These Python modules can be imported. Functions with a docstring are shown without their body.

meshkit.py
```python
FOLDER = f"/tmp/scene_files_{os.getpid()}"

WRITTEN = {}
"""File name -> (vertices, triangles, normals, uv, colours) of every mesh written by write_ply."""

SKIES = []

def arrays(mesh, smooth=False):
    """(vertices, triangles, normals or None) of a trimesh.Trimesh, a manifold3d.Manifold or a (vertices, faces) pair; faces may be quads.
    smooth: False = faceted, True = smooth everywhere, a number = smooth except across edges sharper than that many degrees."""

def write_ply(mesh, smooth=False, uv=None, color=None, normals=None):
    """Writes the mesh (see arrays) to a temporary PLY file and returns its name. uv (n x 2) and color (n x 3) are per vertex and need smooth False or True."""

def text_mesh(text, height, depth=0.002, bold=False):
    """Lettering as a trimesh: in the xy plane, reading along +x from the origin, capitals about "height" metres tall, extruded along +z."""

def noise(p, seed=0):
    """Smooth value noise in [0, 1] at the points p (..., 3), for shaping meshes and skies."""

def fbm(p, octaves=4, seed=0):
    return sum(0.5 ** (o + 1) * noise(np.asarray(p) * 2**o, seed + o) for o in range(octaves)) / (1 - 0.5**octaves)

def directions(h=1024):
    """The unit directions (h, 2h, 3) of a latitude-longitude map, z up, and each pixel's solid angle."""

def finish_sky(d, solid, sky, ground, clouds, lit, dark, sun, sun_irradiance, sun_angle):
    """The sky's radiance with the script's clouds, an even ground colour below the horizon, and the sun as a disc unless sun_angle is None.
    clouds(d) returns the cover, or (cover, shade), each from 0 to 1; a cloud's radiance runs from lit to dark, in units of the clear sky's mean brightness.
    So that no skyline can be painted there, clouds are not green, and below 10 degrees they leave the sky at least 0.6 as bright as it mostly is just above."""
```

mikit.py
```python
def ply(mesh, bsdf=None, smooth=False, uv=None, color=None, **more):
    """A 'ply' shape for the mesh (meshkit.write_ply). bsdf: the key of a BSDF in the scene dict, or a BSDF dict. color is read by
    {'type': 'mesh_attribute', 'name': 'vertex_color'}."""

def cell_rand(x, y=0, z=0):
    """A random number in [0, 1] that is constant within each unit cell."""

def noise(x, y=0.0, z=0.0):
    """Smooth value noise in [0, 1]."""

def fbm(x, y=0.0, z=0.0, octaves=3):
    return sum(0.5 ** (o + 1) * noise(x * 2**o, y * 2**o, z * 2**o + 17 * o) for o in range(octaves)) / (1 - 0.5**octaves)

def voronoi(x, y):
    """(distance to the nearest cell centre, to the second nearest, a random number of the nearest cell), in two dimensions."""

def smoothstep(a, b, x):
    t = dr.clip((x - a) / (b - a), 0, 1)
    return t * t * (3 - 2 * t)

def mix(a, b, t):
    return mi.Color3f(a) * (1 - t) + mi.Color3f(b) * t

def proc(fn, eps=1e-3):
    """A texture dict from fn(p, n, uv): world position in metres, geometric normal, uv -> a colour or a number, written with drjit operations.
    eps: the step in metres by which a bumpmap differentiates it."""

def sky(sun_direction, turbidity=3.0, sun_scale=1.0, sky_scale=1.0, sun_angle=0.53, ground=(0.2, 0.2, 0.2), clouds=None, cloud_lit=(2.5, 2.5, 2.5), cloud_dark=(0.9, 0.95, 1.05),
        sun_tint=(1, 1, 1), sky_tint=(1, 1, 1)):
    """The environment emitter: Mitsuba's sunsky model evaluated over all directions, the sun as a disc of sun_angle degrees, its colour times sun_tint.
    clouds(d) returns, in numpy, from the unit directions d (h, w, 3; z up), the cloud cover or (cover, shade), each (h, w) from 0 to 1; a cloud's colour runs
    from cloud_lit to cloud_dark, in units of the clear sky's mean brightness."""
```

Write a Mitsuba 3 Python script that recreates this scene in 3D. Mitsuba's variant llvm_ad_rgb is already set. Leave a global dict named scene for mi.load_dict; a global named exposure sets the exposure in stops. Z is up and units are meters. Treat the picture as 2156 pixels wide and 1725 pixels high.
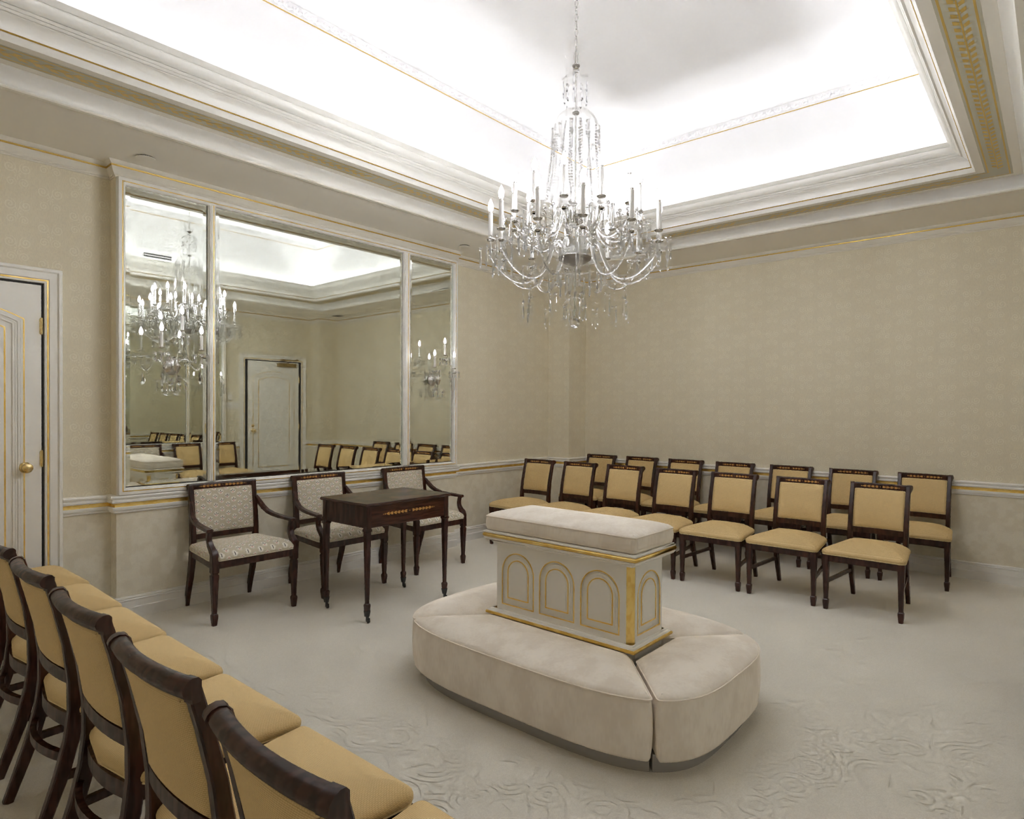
import math, random
import numpy as np, trimesh, drjit as dr, mitsuba as mi, mikit
from scipy.spatial import Delaunay
import shapely
from shapely.geometry import Polygon, Point, box as sbox
from mikit import noise, fbm, voronoi, smoothstep, mix, cell_rand

rng = random.Random(7)
scene, labels = {}, {}
T = mi.ScalarTransform4f
PI = math.pi
V = lambda *a: np.array(a, float)

# ------------------------------------------------------------------ camera
CAM_H = 1.37
yaw, pitch, roll, FPX, CY = math.radians(40.93394), math.radians(-.5753), math.radians(.30152), 1331.318, 848.56
fw = V(-math.sin(yaw) * math.cos(pitch), math.cos(yaw) * math.cos(pitch), math.sin(pitch))
ri = np.cross(fw, [0, 0, 1]); ri /= np.linalg.norm(ri)
up = np.cross(ri, fw)
up = -math.sin(roll) * ri + math.cos(roll) * up
eye = V(0, 0, CAM_H)
scene['camera'] = {'type': 'perspective', 'fov': 2 * math.degrees(math.atan(1078 / FPX)), 'fov_axis': 'x', 'near_clip': 0.02, 'far_clip': 60,
                   'principal_point_offset_y': (CY - 862.5) / 1725.0,
                   'to_world': T().look_at(origin=eye.tolist(), target=(eye + fw).tolist(), up=up.tolist())}

# ------------------------------------------------------------------ light and exposure
exposure = 0.0
COVE_L, BULB_L, SCONCE_L = 34.0, 245.0, 100.0
COVE_RGB, BULB_RGB = (0.98, 1.0, 1.03), (0.99, 1.0, 1.02)

# ------------------------------------------------------------------ room measures (metres; the camera stands over the origin)
XL, XLP, XR, XRP, YB, YN = -4.675, -4.575, 0.82, 0.72, 6.40, -0.75
COLX, COLY, COLXR, COLYR = -4.37, 6.06, 0.50, 6.06
ML0, ML1, MR0, MR1 = 1.40, 4.40, 1.50, 4.515          # where the walls stand forward to carry the mirrors
DL0, DL1, DR0, DR1 = 0.03, 1.13, 4.795, 5.967          # outer edges of the door casings
Z_CEIL1, Z_SOF, Z_LIP, Z_CEIL2 = 2.94, 3.02, 3.22, 3.91
TX0, TX1, TY0, TY1 = -3.607, -0.457, 0.367, 5.373      # foot of the cornice around the tray
CHX, CHY = -2.035, 2.87

# ------------------------------------------------------------------ materials
def two(b): return {'type': 'twosided', 'bsdf': b}
def rgb(*c): return {'type': 'rgb', 'value': list(c)}
def prin(col, rough, **k): return two({'type': 'principled', 'base_color': rgb(*col) if isinstance(col, tuple) else col, 'roughness': rough, **k})
def bump(b, fn, scale, eps): return two({'type': 'bumpmap', 'arbitrary': mikit.proc(fn, eps), 'scale': scale, 'bsdf': b})

def fract(x): return x - dr.floor(x)

def damask(p):
    """tone-on-tone scrolls, 0..1, on a half-drop repeat along the wall"""
    u, v = (p.x + p.y) / 0.16, p.z / 0.22
    c = dr.floor(u)
    x = dr.abs(fract(u) - 0.5)
    y = fract(v + 0.5 * (c - 2 * dr.floor(c / 2))) - 0.5
    a = dr.sqrt(dr.square(x - 0.24) + dr.square((y - 0.17) * 1.3))
    b = dr.sqrt(dr.square(x - 0.20) + dr.square((y + 0.22) * 1.3))
    ta, tb = dr.atan2(y - 0.17, x - 0.24), dr.atan2(y + 0.22, x - 0.20)
    s = dr.sin(a * 62 + ta) * smoothstep(0.26, 0.1, a) + dr.sin(b * 70 - tb) * smoothstep(0.22, 0.08, b)
    q = dr.sqrt(dr.square(x * 1.5) + dr.square(y))
    s = s + dr.sin(dr.atan2(y, x) * 7) * smoothstep(0.2, 0.1, q) * smoothstep(0.02, 0.06, q)
    return smoothstep(0.15, 0.5, s)

def wallpaper_col(p, n, uv):
    d = damask(p)
    g = fbm((p.x + p.y) * 260, p.z * 90, 3.0, 2) - 0.5
    return mix((0.690, 0.635, 0.500), (0.745, 0.695, 0.560), d) * (1 + 0.10 * g)

def linen_col(p, n, uv):
    g = fbm((p.x + p.y) * 18, p.z * 18, 5.0, 4)
    h = noise((p.x + p.y) * 400, p.z * 160, 1.0)
    return mix((0.69, 0.64, 0.52), (0.745, 0.70, 0.585), smoothstep(0.35, 0.65, g)) * (0.97 + 0.06 * h)

def scrolls(x, y):
    """carved scrolls: 0 in the cut lines, 1 on the pile"""
    wx, wy = x + 0.035 * (fbm(x * 9, y * 9, 1.0, 2) - 0.5), y + 0.035 * (fbm(x * 9, y * 9, 8.0, 2) - 0.5)
    d1, d2, w = voronoi(wx * 6.5, wy * 6.5)
    ring = dr.abs(dr.sin(d1 * 16.5 + w * 6.28))
    cut = smoothstep(0.02, 0.22, ring)
    vein = dr.abs(dr.sin(22 * (x * 0.7 + y) + 9 * fbm(x * 5, y * 5, 2.0, 2)) )
    veil = smoothstep(0.42, 0.55, noise(x * 8, y * 8, 4.0))
    return dr.minimum(dr.lerp(cut, mi.Float(1), veil * 0.8), dr.lerp(mi.Float(1), smoothstep(0.03, 0.2, vein), veil))

def carpet_h(p, n, uv):
    return scrolls(p.x, p.y) + 0.22 * noise(p.x * 330, p.y * 330, 0.0) + 0.12 * noise(p.x * 120, p.y * 120, 2.0)

def carpet_col(p, n, uv):
    g = noise(p.x * 380, p.y * 380, 1.0)
    f = fbm(p.x * 2.4, p.y * 2.4, 1.0, 3)
    return mix((0.650, 0.625, 0.565), (0.740, 0.715, 0.655), g) * (0.96 + 0.08 * f)

def wood_col(p, n, uv):
    g = fbm(p.x * 60 + 3 * noise(p.x * 6, p.y * 6, p.z * 6), p.y * 60, p.z * 7, 3)
    return mix((0.030, 0.0062, 0.0036), (0.082, 0.0195, 0.0090), smoothstep(0.3, 0.75, g))

def wood_h_col(p, n, uv):
    g = fbm(p.x * 8 + 2 * noise(p.x * 4, p.y * 4, p.z * 8), p.y * 8, p.z * 90, 3)
    return mix((0.040, 0.009, 0.005), (0.105, 0.028, 0.012), smoothstep(0.3, 0.75, g))

def gold_cloth_col(p, n, uv):
    r = fract(uv.y / 0.0046)
    k = dr.floor(uv.y / 0.0046)
    c = fract(uv.x / 0.0060 + 0.5 * (k - 2 * dr.floor(k / 2)))
    w = smoothstep(0.0, 0.22, r) * smoothstep(1.0, 0.78, r) * (0.55 + 0.45 * smoothstep(0.05, 0.3, c) * smoothstep(1.0, 0.75, c))
    g = noise(uv.x * 900, uv.y * 900, 2.0)
    return mix((0.500, 0.340, 0.140), (0.700, 0.520, 0.265), w) * (0.94 + 0.12 * g)

def gold_cloth_h(p, n, uv):
    r = fract(uv.y / 0.0046)
    k = dr.floor(uv.y / 0.0046)
    c = fract(uv.x / 0.0060 + 0.5 * (k - 2 * dr.floor(k / 2)))
    return dr.sqrt(dr.maximum(0, 1 - dr.square(2 * r - 1))) * (0.7 + 0.3 * dr.sin(PI * c))

def medallion_col(p, n, uv):
    W, H = 0.0428, 0.0600
    a = uv.x / W
    k = dr.floor(a)
    x = (fract(a) - 0.5) * W
    y = (fract(uv.y / H + 0.5 * (k - 2 * dr.floor(k / 2))) - 0.5) * H
    r = dr.sqrt(dr.square(x) + dr.square(y))
    th = dr.atan2(y, x)
    base = mix((0.500, 0.445, 0.340), (0.560, 0.505, 0.395), noise(uv.x * 700, uv.y * 700, 0.0))
    disc = smoothstep(0.0200, 0.0192, r)
    col = mix(base, (0.78, 0.74, 0.66), disc)
    ring = smoothstep(0.0192, 0.0184, r) * smoothstep(0.0166, 0.0174, r) * smoothstep(-0.1, 0.2, dr.sin(th * 26))
    col = mix(col, (0.13, 0.11, 0.10), ring)
    yy = y + 0.007
    rr = dr.sqrt(dr.square(x) + dr.square(yy))
    t2 = dr.atan2(x, yy)
    petal = smoothstep(0.25, 0.55, dr.cos(t2 * 6.3)) * smoothstep(0.0045, 0.0060, rr) * smoothstep(0.0185, 0.0172, rr) * smoothstep(1.75, 1.6, dr.abs(t2)) * smoothstep(0.0148, 0.0138, r)
    col = mix(col, (0.060, 0.050, 0.050), petal)
    rose = smoothstep(0.0052, 0.0044, dr.sqrt(dr.square(x) + dr.square(y + 0.0085)))
    return mix(col, (0.62, 0.33, 0.28), rose)

def velvet_col(p, n, uv):
    f = fbm(p.x * 14, p.y * 14, p.z * 9, 4)
    g = fbm(p.x * 120, p.y * 120, p.z * 30, 2)
    return mix((0.720, 0.655, 0.580), (0.810, 0.755, 0.685), smoothstep(0.3, 0.72, f * 0.75 + g * 0.25))

def gilt_col(p, n, uv):
    f = fbm(p.x * 30 + p.y * 30, p.z * 30, 1.0, 3)
    return mix((0.78, 0.53, 0.14), (0.92, 0.70, 0.27), smoothstep(0.3, 0.7, f))

def gilt_rough(p, n, uv):
    return 0.30 + 0.16 * fbm(p.x * 40 + p.y * 40, p.z * 40, 2.0, 2)

M = {
    'wallpaper': prin(mikit.proc(wallpaper_col), 0.75, specular=0.25),
    'linen': prin(mikit.proc(linen_col), 0.85, specular=0.2),
    'white': prin((0.82, 0.81, 0.78), 0.42, specular=0.4),
    'ceiling_white': prin((0.76, 0.755, 0.765), 0.8, specular=0.2),
    'soffit': prin((0.70, 0.67, 0.60), 0.7, specular=0.25),
    'stencil_ground': prin((0.44, 0.42, 0.33), 0.7, specular=0.25),
    'gold_paint': prin((0.60, 0.42, 0.12), 0.42, metallic=0.45),
    'pin_gold': prin((0.56, 0.38, 0.10), 0.35, metallic=0.8),
    'gilt': prin(mikit.proc(gilt_col), mikit.proc(gilt_rough), metallic=1.0),
    'carpet': bump({'type': 'principled', 'base_color': mikit.proc(carpet_col), 'roughness': 0.95, 'specular': 0.1, 'sheen': 0.3}, carpet_h, 0.0045, 0.0015),
    'wood': two({'type': 'roughplastic', 'diffuse_reflectance': mikit.proc(wood_col), 'int_ior': 1.5, 'alpha': 0.14, 'nonlinear': True}),
    'wood_flat': two({'type': 'roughplastic', 'diffuse_reflectance': mikit.proc(wood_h_col), 'int_ior': 1.5, 'alpha': 0.07, 'nonlinear': True}),
    'inlay': prin((0.46, 0.23, 0.065), 0.4, specular=0.4),
    'gold_cloth': bump({'type': 'principled', 'base_color': mikit.proc(gold_cloth_col), 'roughness': 0.62, 'specular': 0.3, 'sheen': 0.4}, gold_cloth_h, 0.0009, 0.0004),
    'welt': prin((0.72, 0.58, 0.34), 0.6, specular=0.3),
    'medallion_cloth': prin(mikit.proc(medallion_col), 0.75, specular=0.25, sheen=0.3),
    'taupe_welt': prin((0.62, 0.56, 0.44), 0.7),
    'velvet': prin(mikit.proc(velvet_col), 0.8, specular=0.2, sheen=0.9, sheen_tint=0.3),
    'velvet_welt': prin((0.80, 0.73, 0.65), 0.75),
    'plinth_grey': prin((0.30, 0.29, 0.28), 0.6),
    'brass': two({'type': 'roughconductor', 'material': 'none', 'specular_reflectance': rgb(0.86, 0.66, 0.32), 'alpha': 0.08}),
    'bronze': prin((0.30, 0.22, 0.10), 0.35, metallic=0.8),
    'chrome': two({'type': 'roughconductor', 'material': 'none', 'specular_reflectance': rgb(0.72, 0.71, 0.69), 'alpha': 0.12}),
    'pewter': prin((0.34, 0.32, 0.30), 0.35, metallic=0.8),
    'black': prin((0.012, 0.012, 0.012), 0.4),
    'dark_gap': prin((0.02, 0.019, 0.018), 0.8),
    'plastic': prin((0.80, 0.79, 0.77), 0.4),
    'candle': prin((0.86, 0.86, 0.87), 0.35),
    'mirror': two({'type': 'conductor', 'material': 'none', 'specular_reflectance': rgb(0.83, 0.86, 0.79)}),
    'crystal': {'type': 'dielectric', 'int_ior': 1.54, 'ext_ior': 1.0},
    'thin_glass': {'type': 'thindielectric', 'int_ior': 1.55, 'ext_ior': 1.0},
}
scene.update(M)

# ------------------------------------------------------------------ mesh helpers
def tm(v, f): return trimesh.Trimesh(np.asarray(v, float), np.asarray(f, int), process=False)
def cat(*ms):
    ms = [m for m in (ms[0] if len(ms) == 1 and isinstance(ms[0], list) else ms)]
    return trimesh.util.concatenate(ms)
def moved(m, d): m = m.copy(); m.apply_translation(d); return m
def rotz(m, a): m = m.copy(); m.apply_transform(trimesh.transformations.rotation_matrix(a, [0, 0, 1])); return m

def rbox(x0, x1, y0, y1, z0, z1, r=0.002):
    p = []
    for sx in (0, 1):
        for sy in (0, 1):
            for sz in (0, 1):
                c = V((x0, x1)[sx], (y0, y1)[sy], (z0, z1)[sz]); s = V(1 - 2 * sx, 1 - 2 * sy, 1 - 2 * sz) * r
                for k in range(3):
                    q = c + s; q[k] = c[k]; p.append(q)
    return trimesh.Trimesh(p).convex_hull

def lathe(prof, n=20):
    """prof: (radius, z) from bottom to top, outer surface"""
    a = np.arange(n) * 2 * PI / n
    v, f, rings = [], [], []
    for r, z in prof:
        if r < 1e-6:
            rings.append([len(v)]); v.append((0, 0, z))
        else:
            rings.append(list(range(len(v), len(v) + n))); v += [(r * math.cos(t), r * math.sin(t), z) for t in a]
    for A, B in zip(rings, rings[1:]):
        for i in range(n):
            j = (i + 1) % n
            if len(A) == 1 and len(B) == 1: continue
            if len(A) == 1: f.append((A[0], B[j], B[i]))
            elif len(B) == 1: f.append((A[i], A[j], B[0]))
            else: f += [(A[i], A[j], B[j]), (A[i], B[j], B[i])]
    return tm(v, f)

def loft(rings, caps=True, closed=False):
    """rings: list of (k,3) loops with the same count"""
    k = len(rings[0]); v = np.vstack(rings); f = []; n = len(rings)
    for a in range(n if closed else n - 1):
        b = (a + 1) % n
        for i in range(k):
            j = (i + 1) % k
            f += [(a * k + i, a * k + j, b * k + j), (a * k + i, b * k + j, b * k + i)]
    m = [tm(v, f)]
    if caps and not closed:
        for r, flip in ((rings[0], True), (rings[-1], False)):
            c = np.vstack([r, r.mean(0)]); ff = [(i, (i + 1) % k, k) for i in range(k)]
            m.append(tm(c, [x[::-1] for x in ff] if flip else ff))
    out = cat(m); out.fix_normals() if False else None
    if out.volume < 0: out.invert()
    return out

def tube(pts, rad, n=8, closed=False, caps=True):
    p = np.asarray(pts, float); rad = np.broadcast_to(rad, (len(p),))
    t = (np.roll(p, -1, 0) - np.roll(p, 1, 0)) if closed else np.gradient(p, axis=0)
    t /= np.linalg.norm(t, axis=1, keepdims=True) + 1e-12
    a = np.cross(t[0], [0, 0, 1.0] if abs(t[0][2]) < 0.9 else [1.0, 0, 0]); rings = []
    ang = np.arange(n) * 2 * PI / n
    for q, d, r in zip(p, t, rad):
        a = a - d * a.dot(d); a /= np.linalg.norm(a); b = np.cross(d, a)
        rings.append(q + r * (np.cos(ang)[:, None] * a + np.sin(ang)[:, None] * b))
    return loft(rings, caps and not closed, closed)

def bar(pts, w, d, side=(1, 0, 0), ch=0.003):
    """a chamfered rectangular bar along pts; w along 'side', d across it"""
    p = np.asarray(pts, float); n = len(p); w = np.broadcast_to(w, (n,)); d = np.broadcast_to(d, (n,)); s = V(*side)
    t = np.gradient(p, axis=0); t /= np.linalg.norm(t, axis=1, keepdims=True)
    rings = []
    for q, u, a, b in zip(p, t, w, d):
        e = np.cross(u, s); e /= np.linalg.norm(e); sd = np.cross(e, u)
        h, g = a / 2, b / 2
        rings.append(np.array([q + sd * x + e * y for x, y in ((h - ch, g), (-h + ch, g), (-h, g - ch), (-h, -g + ch), (-h + ch, -g), (h - ch, -g), (h, -g + ch), (h, g - ch))]))
    return loft(rings)

def extr(poly, h):
    """shapely polygon(s) extruded along +z"""
    g = [x for x in getattr(poly, 'geoms', [poly]) if x.area > 1e-9]
    return cat([trimesh.creation.extrude_polygon(x, h, engine='earcut') for x in g])

def put_on(m, o, ex, ey):
    """carry a mesh drawn in the xy plane (z = outwards) onto the plane o + x ex + y ey"""
    ex, ey = V(*ex), V(*ey); ez = np.cross(ex, ey); m = m.copy()
    m.vertices = V(*o) + np.outer(m.vertices[:, 0], ex) + np.outer(m.vertices[:, 1], ey) + np.outer(m.vertices[:, 2], ez)
    return m

def mitred(path, prof, closed):
    """rings of the path (interior on the left) offset into the room by prof's d at height z -> grid of vertices and quads"""
    P = np.asarray(path, float); n = len(P); off = []
    for i in range(n):
        a = P[i] - P[i - 1] if (closed or i) else None
        b = P[(i + 1) % n] - P[i] if (closed or i < n - 1) else None
        na = V(-a[1], a[0]) / np.linalg.norm(a) if a is not None else None
        nb = V(-b[1], b[0]) / np.linalg.norm(b) if b is not None else None
        if na is None: off.append(nb)
        elif nb is None: off.append(na)
        else: off.append((na + nb) / (1 + na.dot(nb)))
    k = len(prof); v, f = [], []
    for i in range(n):
        for d, z in prof: v.append((*(P[i] + off[i] * d), z))
    for i in range(n if closed else n - 1):
        j = (i + 1) % n
        for q in range(k - 1):
            f += [(i * k + q, j * k + q, j * k + q + 1), (i * k + q, j * k + q + 1, i * k + q + 1)]
    m = tm(v, f)
    if not closed:
        caps = []
        for i, flip in ((0, False), (n - 1, True)):
            pg = np.array(v[i * k:(i + 1) * k]); c = np.vstack([pg, pg.mean(0)]); ff = [(a, (a + 1) % k, k) for a in range(k)]
            caps.append(tm(c, [x[::-1] for x in ff] if flip else ff))
        m = cat([m] + caps)
    return m

def ellipsoid(rx, ry, rz, n=8, rings=5):
    return lathe_scaled([(math.sin(PI * i / rings), -math.cos(PI * i / rings)) for i in range(rings + 1)], n, rx, ry, rz)
def lathe_scaled(prof, n, rx, ry, rz):
    m = lathe([(0 if r < 1e-6 else r, z) for r, z in prof], n); m.vertices *= [rx, ry, rz]; return m

def resample(loop, step):
    out = []
    for a, b in zip(loop, np.roll(loop, -1, 0)):
        k = max(1, int(np.ceil(np.linalg.norm(b - a) / step)))
        out += [a + (b - a) * i / k for i in range(k)]
    return np.array(out)

def offset_loop(L, d):
    """CCW loop moved outwards by d, mitred"""
    a = L - np.roll(L, 1, 0); b = np.roll(L, -1, 0) - L
    na = np.stack([a[:, 1], -a[:, 0]], 1); nb = np.stack([b[:, 1], -b[:, 0]], 1)
    na /= np.linalg.norm(na, axis=1, keepdims=True); nb /= np.linalg.norm(nb, axis=1, keepdims=True)
    return L + (na + nb) / (1 + (na * nb).sum(1, keepdims=True)) * d

def round_poly(pts, r, seg=4):
    g = Polygon(pts).buffer(-r, join_style=2).buffer(r, quad_segs=seg)
    c = np.array(g.exterior.coords)[:-1]
    return c if g.exterior.is_ccw else c[::-1]

def pillow(loop, rings, crown, step, closed_bottom=True):
    """loop: CCW convex outline; rings: (offset outwards, z) from bottom to top; crown(distance from the last ring's edge, x, y) lifts the top. Returns mesh and uv (metres)"""
    L = resample(loop, step); k = len(L)
    R = [np.column_stack([offset_loop(L, o), np.full(k, z)]) for o, z in rings]
    last = R[-1]; poly = Polygon(last[:, :2])
    x0, y0, x1, y1 = poly.bounds
    gx, gy = np.meshgrid(np.arange(x0, x1, step), np.arange(y0, y1, step))
    q = np.column_stack([gx.ravel(), gy.ravel()])
    dist = np.array([poly.exterior.distance(Point(a)) if poly.contains(Point(a)) else -1 for a in q])
    q, dist = q[dist > step * 0.55], dist[dist > step * 0.55]
    z = last[0, 2] + np.array([crown(d, *a) for d, a in zip(dist, q)])
    v = np.vstack(R + [np.column_stack([q, z])]); f = []
    for a in range(len(R) - 1):
        for i in range(k):
            j = (i + 1) % k
            f += [(a * k + i, a * k + j, (a + 1) * k + j), (a * k + i, (a + 1) * k + j, (a + 1) * k + i)]
    top = (len(R) - 1) * k
    idx = np.concatenate([np.arange(top, top + k), np.arange(len(R) * k, len(v))])
    tri = Delaunay(v[idx, :2]).simplices
    c = v[idx][tri][:, :, :2].mean(1)
    tri = tri[[poly.contains(Point(a)) for a in c]]
    for t in tri:
        t = idx[t]; e, g = v[t[1]] - v[t[0]], v[t[2]] - v[t[0]]
        f.append(t if e[0] * g[1] - e[1] * g[0] > 0 else t[::-1])
    if closed_bottom:
        v = np.vstack([v, [*R[0][:, :2].mean(0), R[0][0, 2]]]); c = len(v) - 1
        f += [((i + 1) % k, i, c) for i in range(k)]
    m = tm(v, f)
    # sides: run the weave on by the height so that it does not smear
    uv = m.vertices[:, :2].copy(); uv[:, 1] -= m.vertices[:, 2]
    return m, uv

# ------------------------------------------------------------------ naming
_count = {}
def uniq(base):
    n = _count.get(base, 0); _count[base] = n + 1
    return base if n == 0 else f'{base}_{n:03d}'
def obj(name, mesh, mat, parent=None, smooth=30, uv=None, label=None, kind=None, **more):
    key = uniq((parent + '__' if parent else '') + name)
    scene[key] = mesh if isinstance(mesh, dict) else mikit.ply(mesh, mat, smooth=smooth, uv=uv, **more)
    e = {}
    if label: e['label'] = label
    if kind: e['kind'] = kind
    if e: labels[key] = e
    return key
def thing(name, label, category, group=None, kind=None):
    key = uniq(name)
    labels[key] = {'label': label, 'category': category}
    if group: labels[key]['group'] = group
    if kind: labels[key] = {'label': label, 'kind': kind}
    return key
def struct(name, mesh, mat, label, smooth=30, **k):
    return obj(name, mesh, mat, None, smooth, label=label, kind='structure', **k)

class Proto:
    """the parts of a thing in its own coordinates; place() adds them under a new key"""
    def __init__(s): s.parts = []; s.n = {}
    def add(s, name, mesh, mat, smooth=30, uv=None, label=None, kind=None, emitter=None, at=None):
        k = s.n.get(name, 0); s.n[name] = k + 1
        nm = name if k == 0 else f'{name}_{k:03d}'
        d = dict(mesh) if isinstance(mesh, dict) else mikit.ply(mesh, mat, smooth=smooth, uv=uv)
        if emitter: d['emitter'] = emitter
        s.parts.append((nm, d, label, kind, at))
        return nm
    def place(s, key, M4):
        for nm, d, label, kind, at in s.parts:
            k = key + '__' + nm
            scene[k] = {**d, 'to_world': M4 @ at if at is not None else M4}
            e = {}
            if label: e['label'] = label
            if kind: e['kind'] = kind
            if e: labels[k] = e

def pose(x, y, z, deg): return T().translate([x, y, z]).rotate([0, 0, 1], deg)

# ================================================================== THE ROOM
OUT = [(XL, YN), (XR, YN), (XR, MR0), (XRP, MR0), (XRP, MR1), (XR, MR1), (XR, COLYR), (COLXR, COLYR), (COLXR, YB), (COLX, YB), (COLX, COLY), (XL, COLY), (XL, ML1), (XLP, ML1), (XLP, ML0), (XL, ML0)]
PATH_B = [(XR, DR1), (XR, COLYR), (COLXR, COLYR), (COLXR, YB), (COLX, YB), (COLX, COLY), (XL, COLY), (XL, ML1), (XLP, ML1), (XLP, ML0), (XL, ML0), (XL, DL1)]
PATH_A = [(XL, DL0), (XL, YN), (XR, YN), (XR, MR0), (XRP, MR0), (XRP, MR1), (XR, MR1), (XR, DR0)]

def flat(poly, z, facing_up=False):
    v, f = trimesh.creation.triangulate_polygon(poly, engine='earcut')
    v = np.column_stack([v, np.full(len(v), z)]); m = tm(v, f)
    if (m.face_normals[:, 2].mean() > 0) != facing_up: m.invert()
    return m
def curtain(path, z0, z1): return mitred(path, [(0, z0), (0, z1)], False)

floor_poly = Polygon(OUT).buffer(0.03, join_style=2)
struct('floor', flat(floor_poly, 0.0, True), 'carpet', 'pale cream carpet with a carved scroll pattern over the whole floor', smooth=False)
RZ0, RZ1 = 0.69, 0.806
for nm, path, what in (('wall_left', [(COLX, YB), (COLX, COLY), (XL, COLY), (XL, ML1), (XLP, ML1), (XLP, ML0), (XL, ML0), (XL, YN)], 'wall with the large framed mirror and the white door at the left'),
                       ('wall_back', [(COLXR, YB), (COLX, YB)], 'far wall behind the two rows of gold chairs'),
                       ('wall_right', [(XR, YN), (XR, MR0), (XRP, MR0), (XRP, MR1), (XR, MR1), (XR, COLYR), (COLXR, COLYR), (COLXR, YB)], 'wall with the second door, seen only in the mirror'),
                       ('wall_near', [(XL, YN), (XR, YN)], 'wall behind the camera')):
    struct(nm, curtain(path, 0.75, 2.96), 'wallpaper', 'beige damask papered ' + what, smooth=False)
    obj('dado', curtain(path, 0.0, 0.75), 'linen', nm, smooth=False, label='beige mottled paper below the chair rail')

rail_lo = [(0, .688), (.011, .690), (.016, .698), (.016, .703), (.021, .706), (.026, .714), (.027, .724), (.027, .731), (.008, .731)]
rail_up = [(.008, .757), (.029, .757), (.034, .763), (.034, .772), (.030, .776), (.030, .781), (.037, .786), (.040, .796), (.036, .804), (0, .806)]
rail_au = [(.013, .7305), (.0115, .744), (.013, .7575)]
base = [(.022, -.005), (.022, .068), (.016, .073), (.016, .112), (.021, .117), (.021, .122), (.015, .125), (.018, .131), (.018, .135), (.010, .141), (0, .142)]
for i, path in enumerate((PATH_B, PATH_A)):
    k = struct(f'trim_{i + 1}', cat(mitred(path, rail_lo, False), mitred(path, rail_up, False)), 'white', ('white chair rail with a gilt band along the mirror wall and the far wall', 'white chair rail with a gilt band behind the camera and across the room')[i])
    obj('gilt_band', mitred(path, rail_au, False), 'gilt', k, label='gilded flat band between the two mouldings')
    struct(('baseboard_left', 'baseboard_right')[i], mitred(path, base, False), 'white', ('tall white moulded baseboard along the mirror wall and the far wall', 'tall white moulded baseboard behind the camera and across the room')[i])

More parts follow.
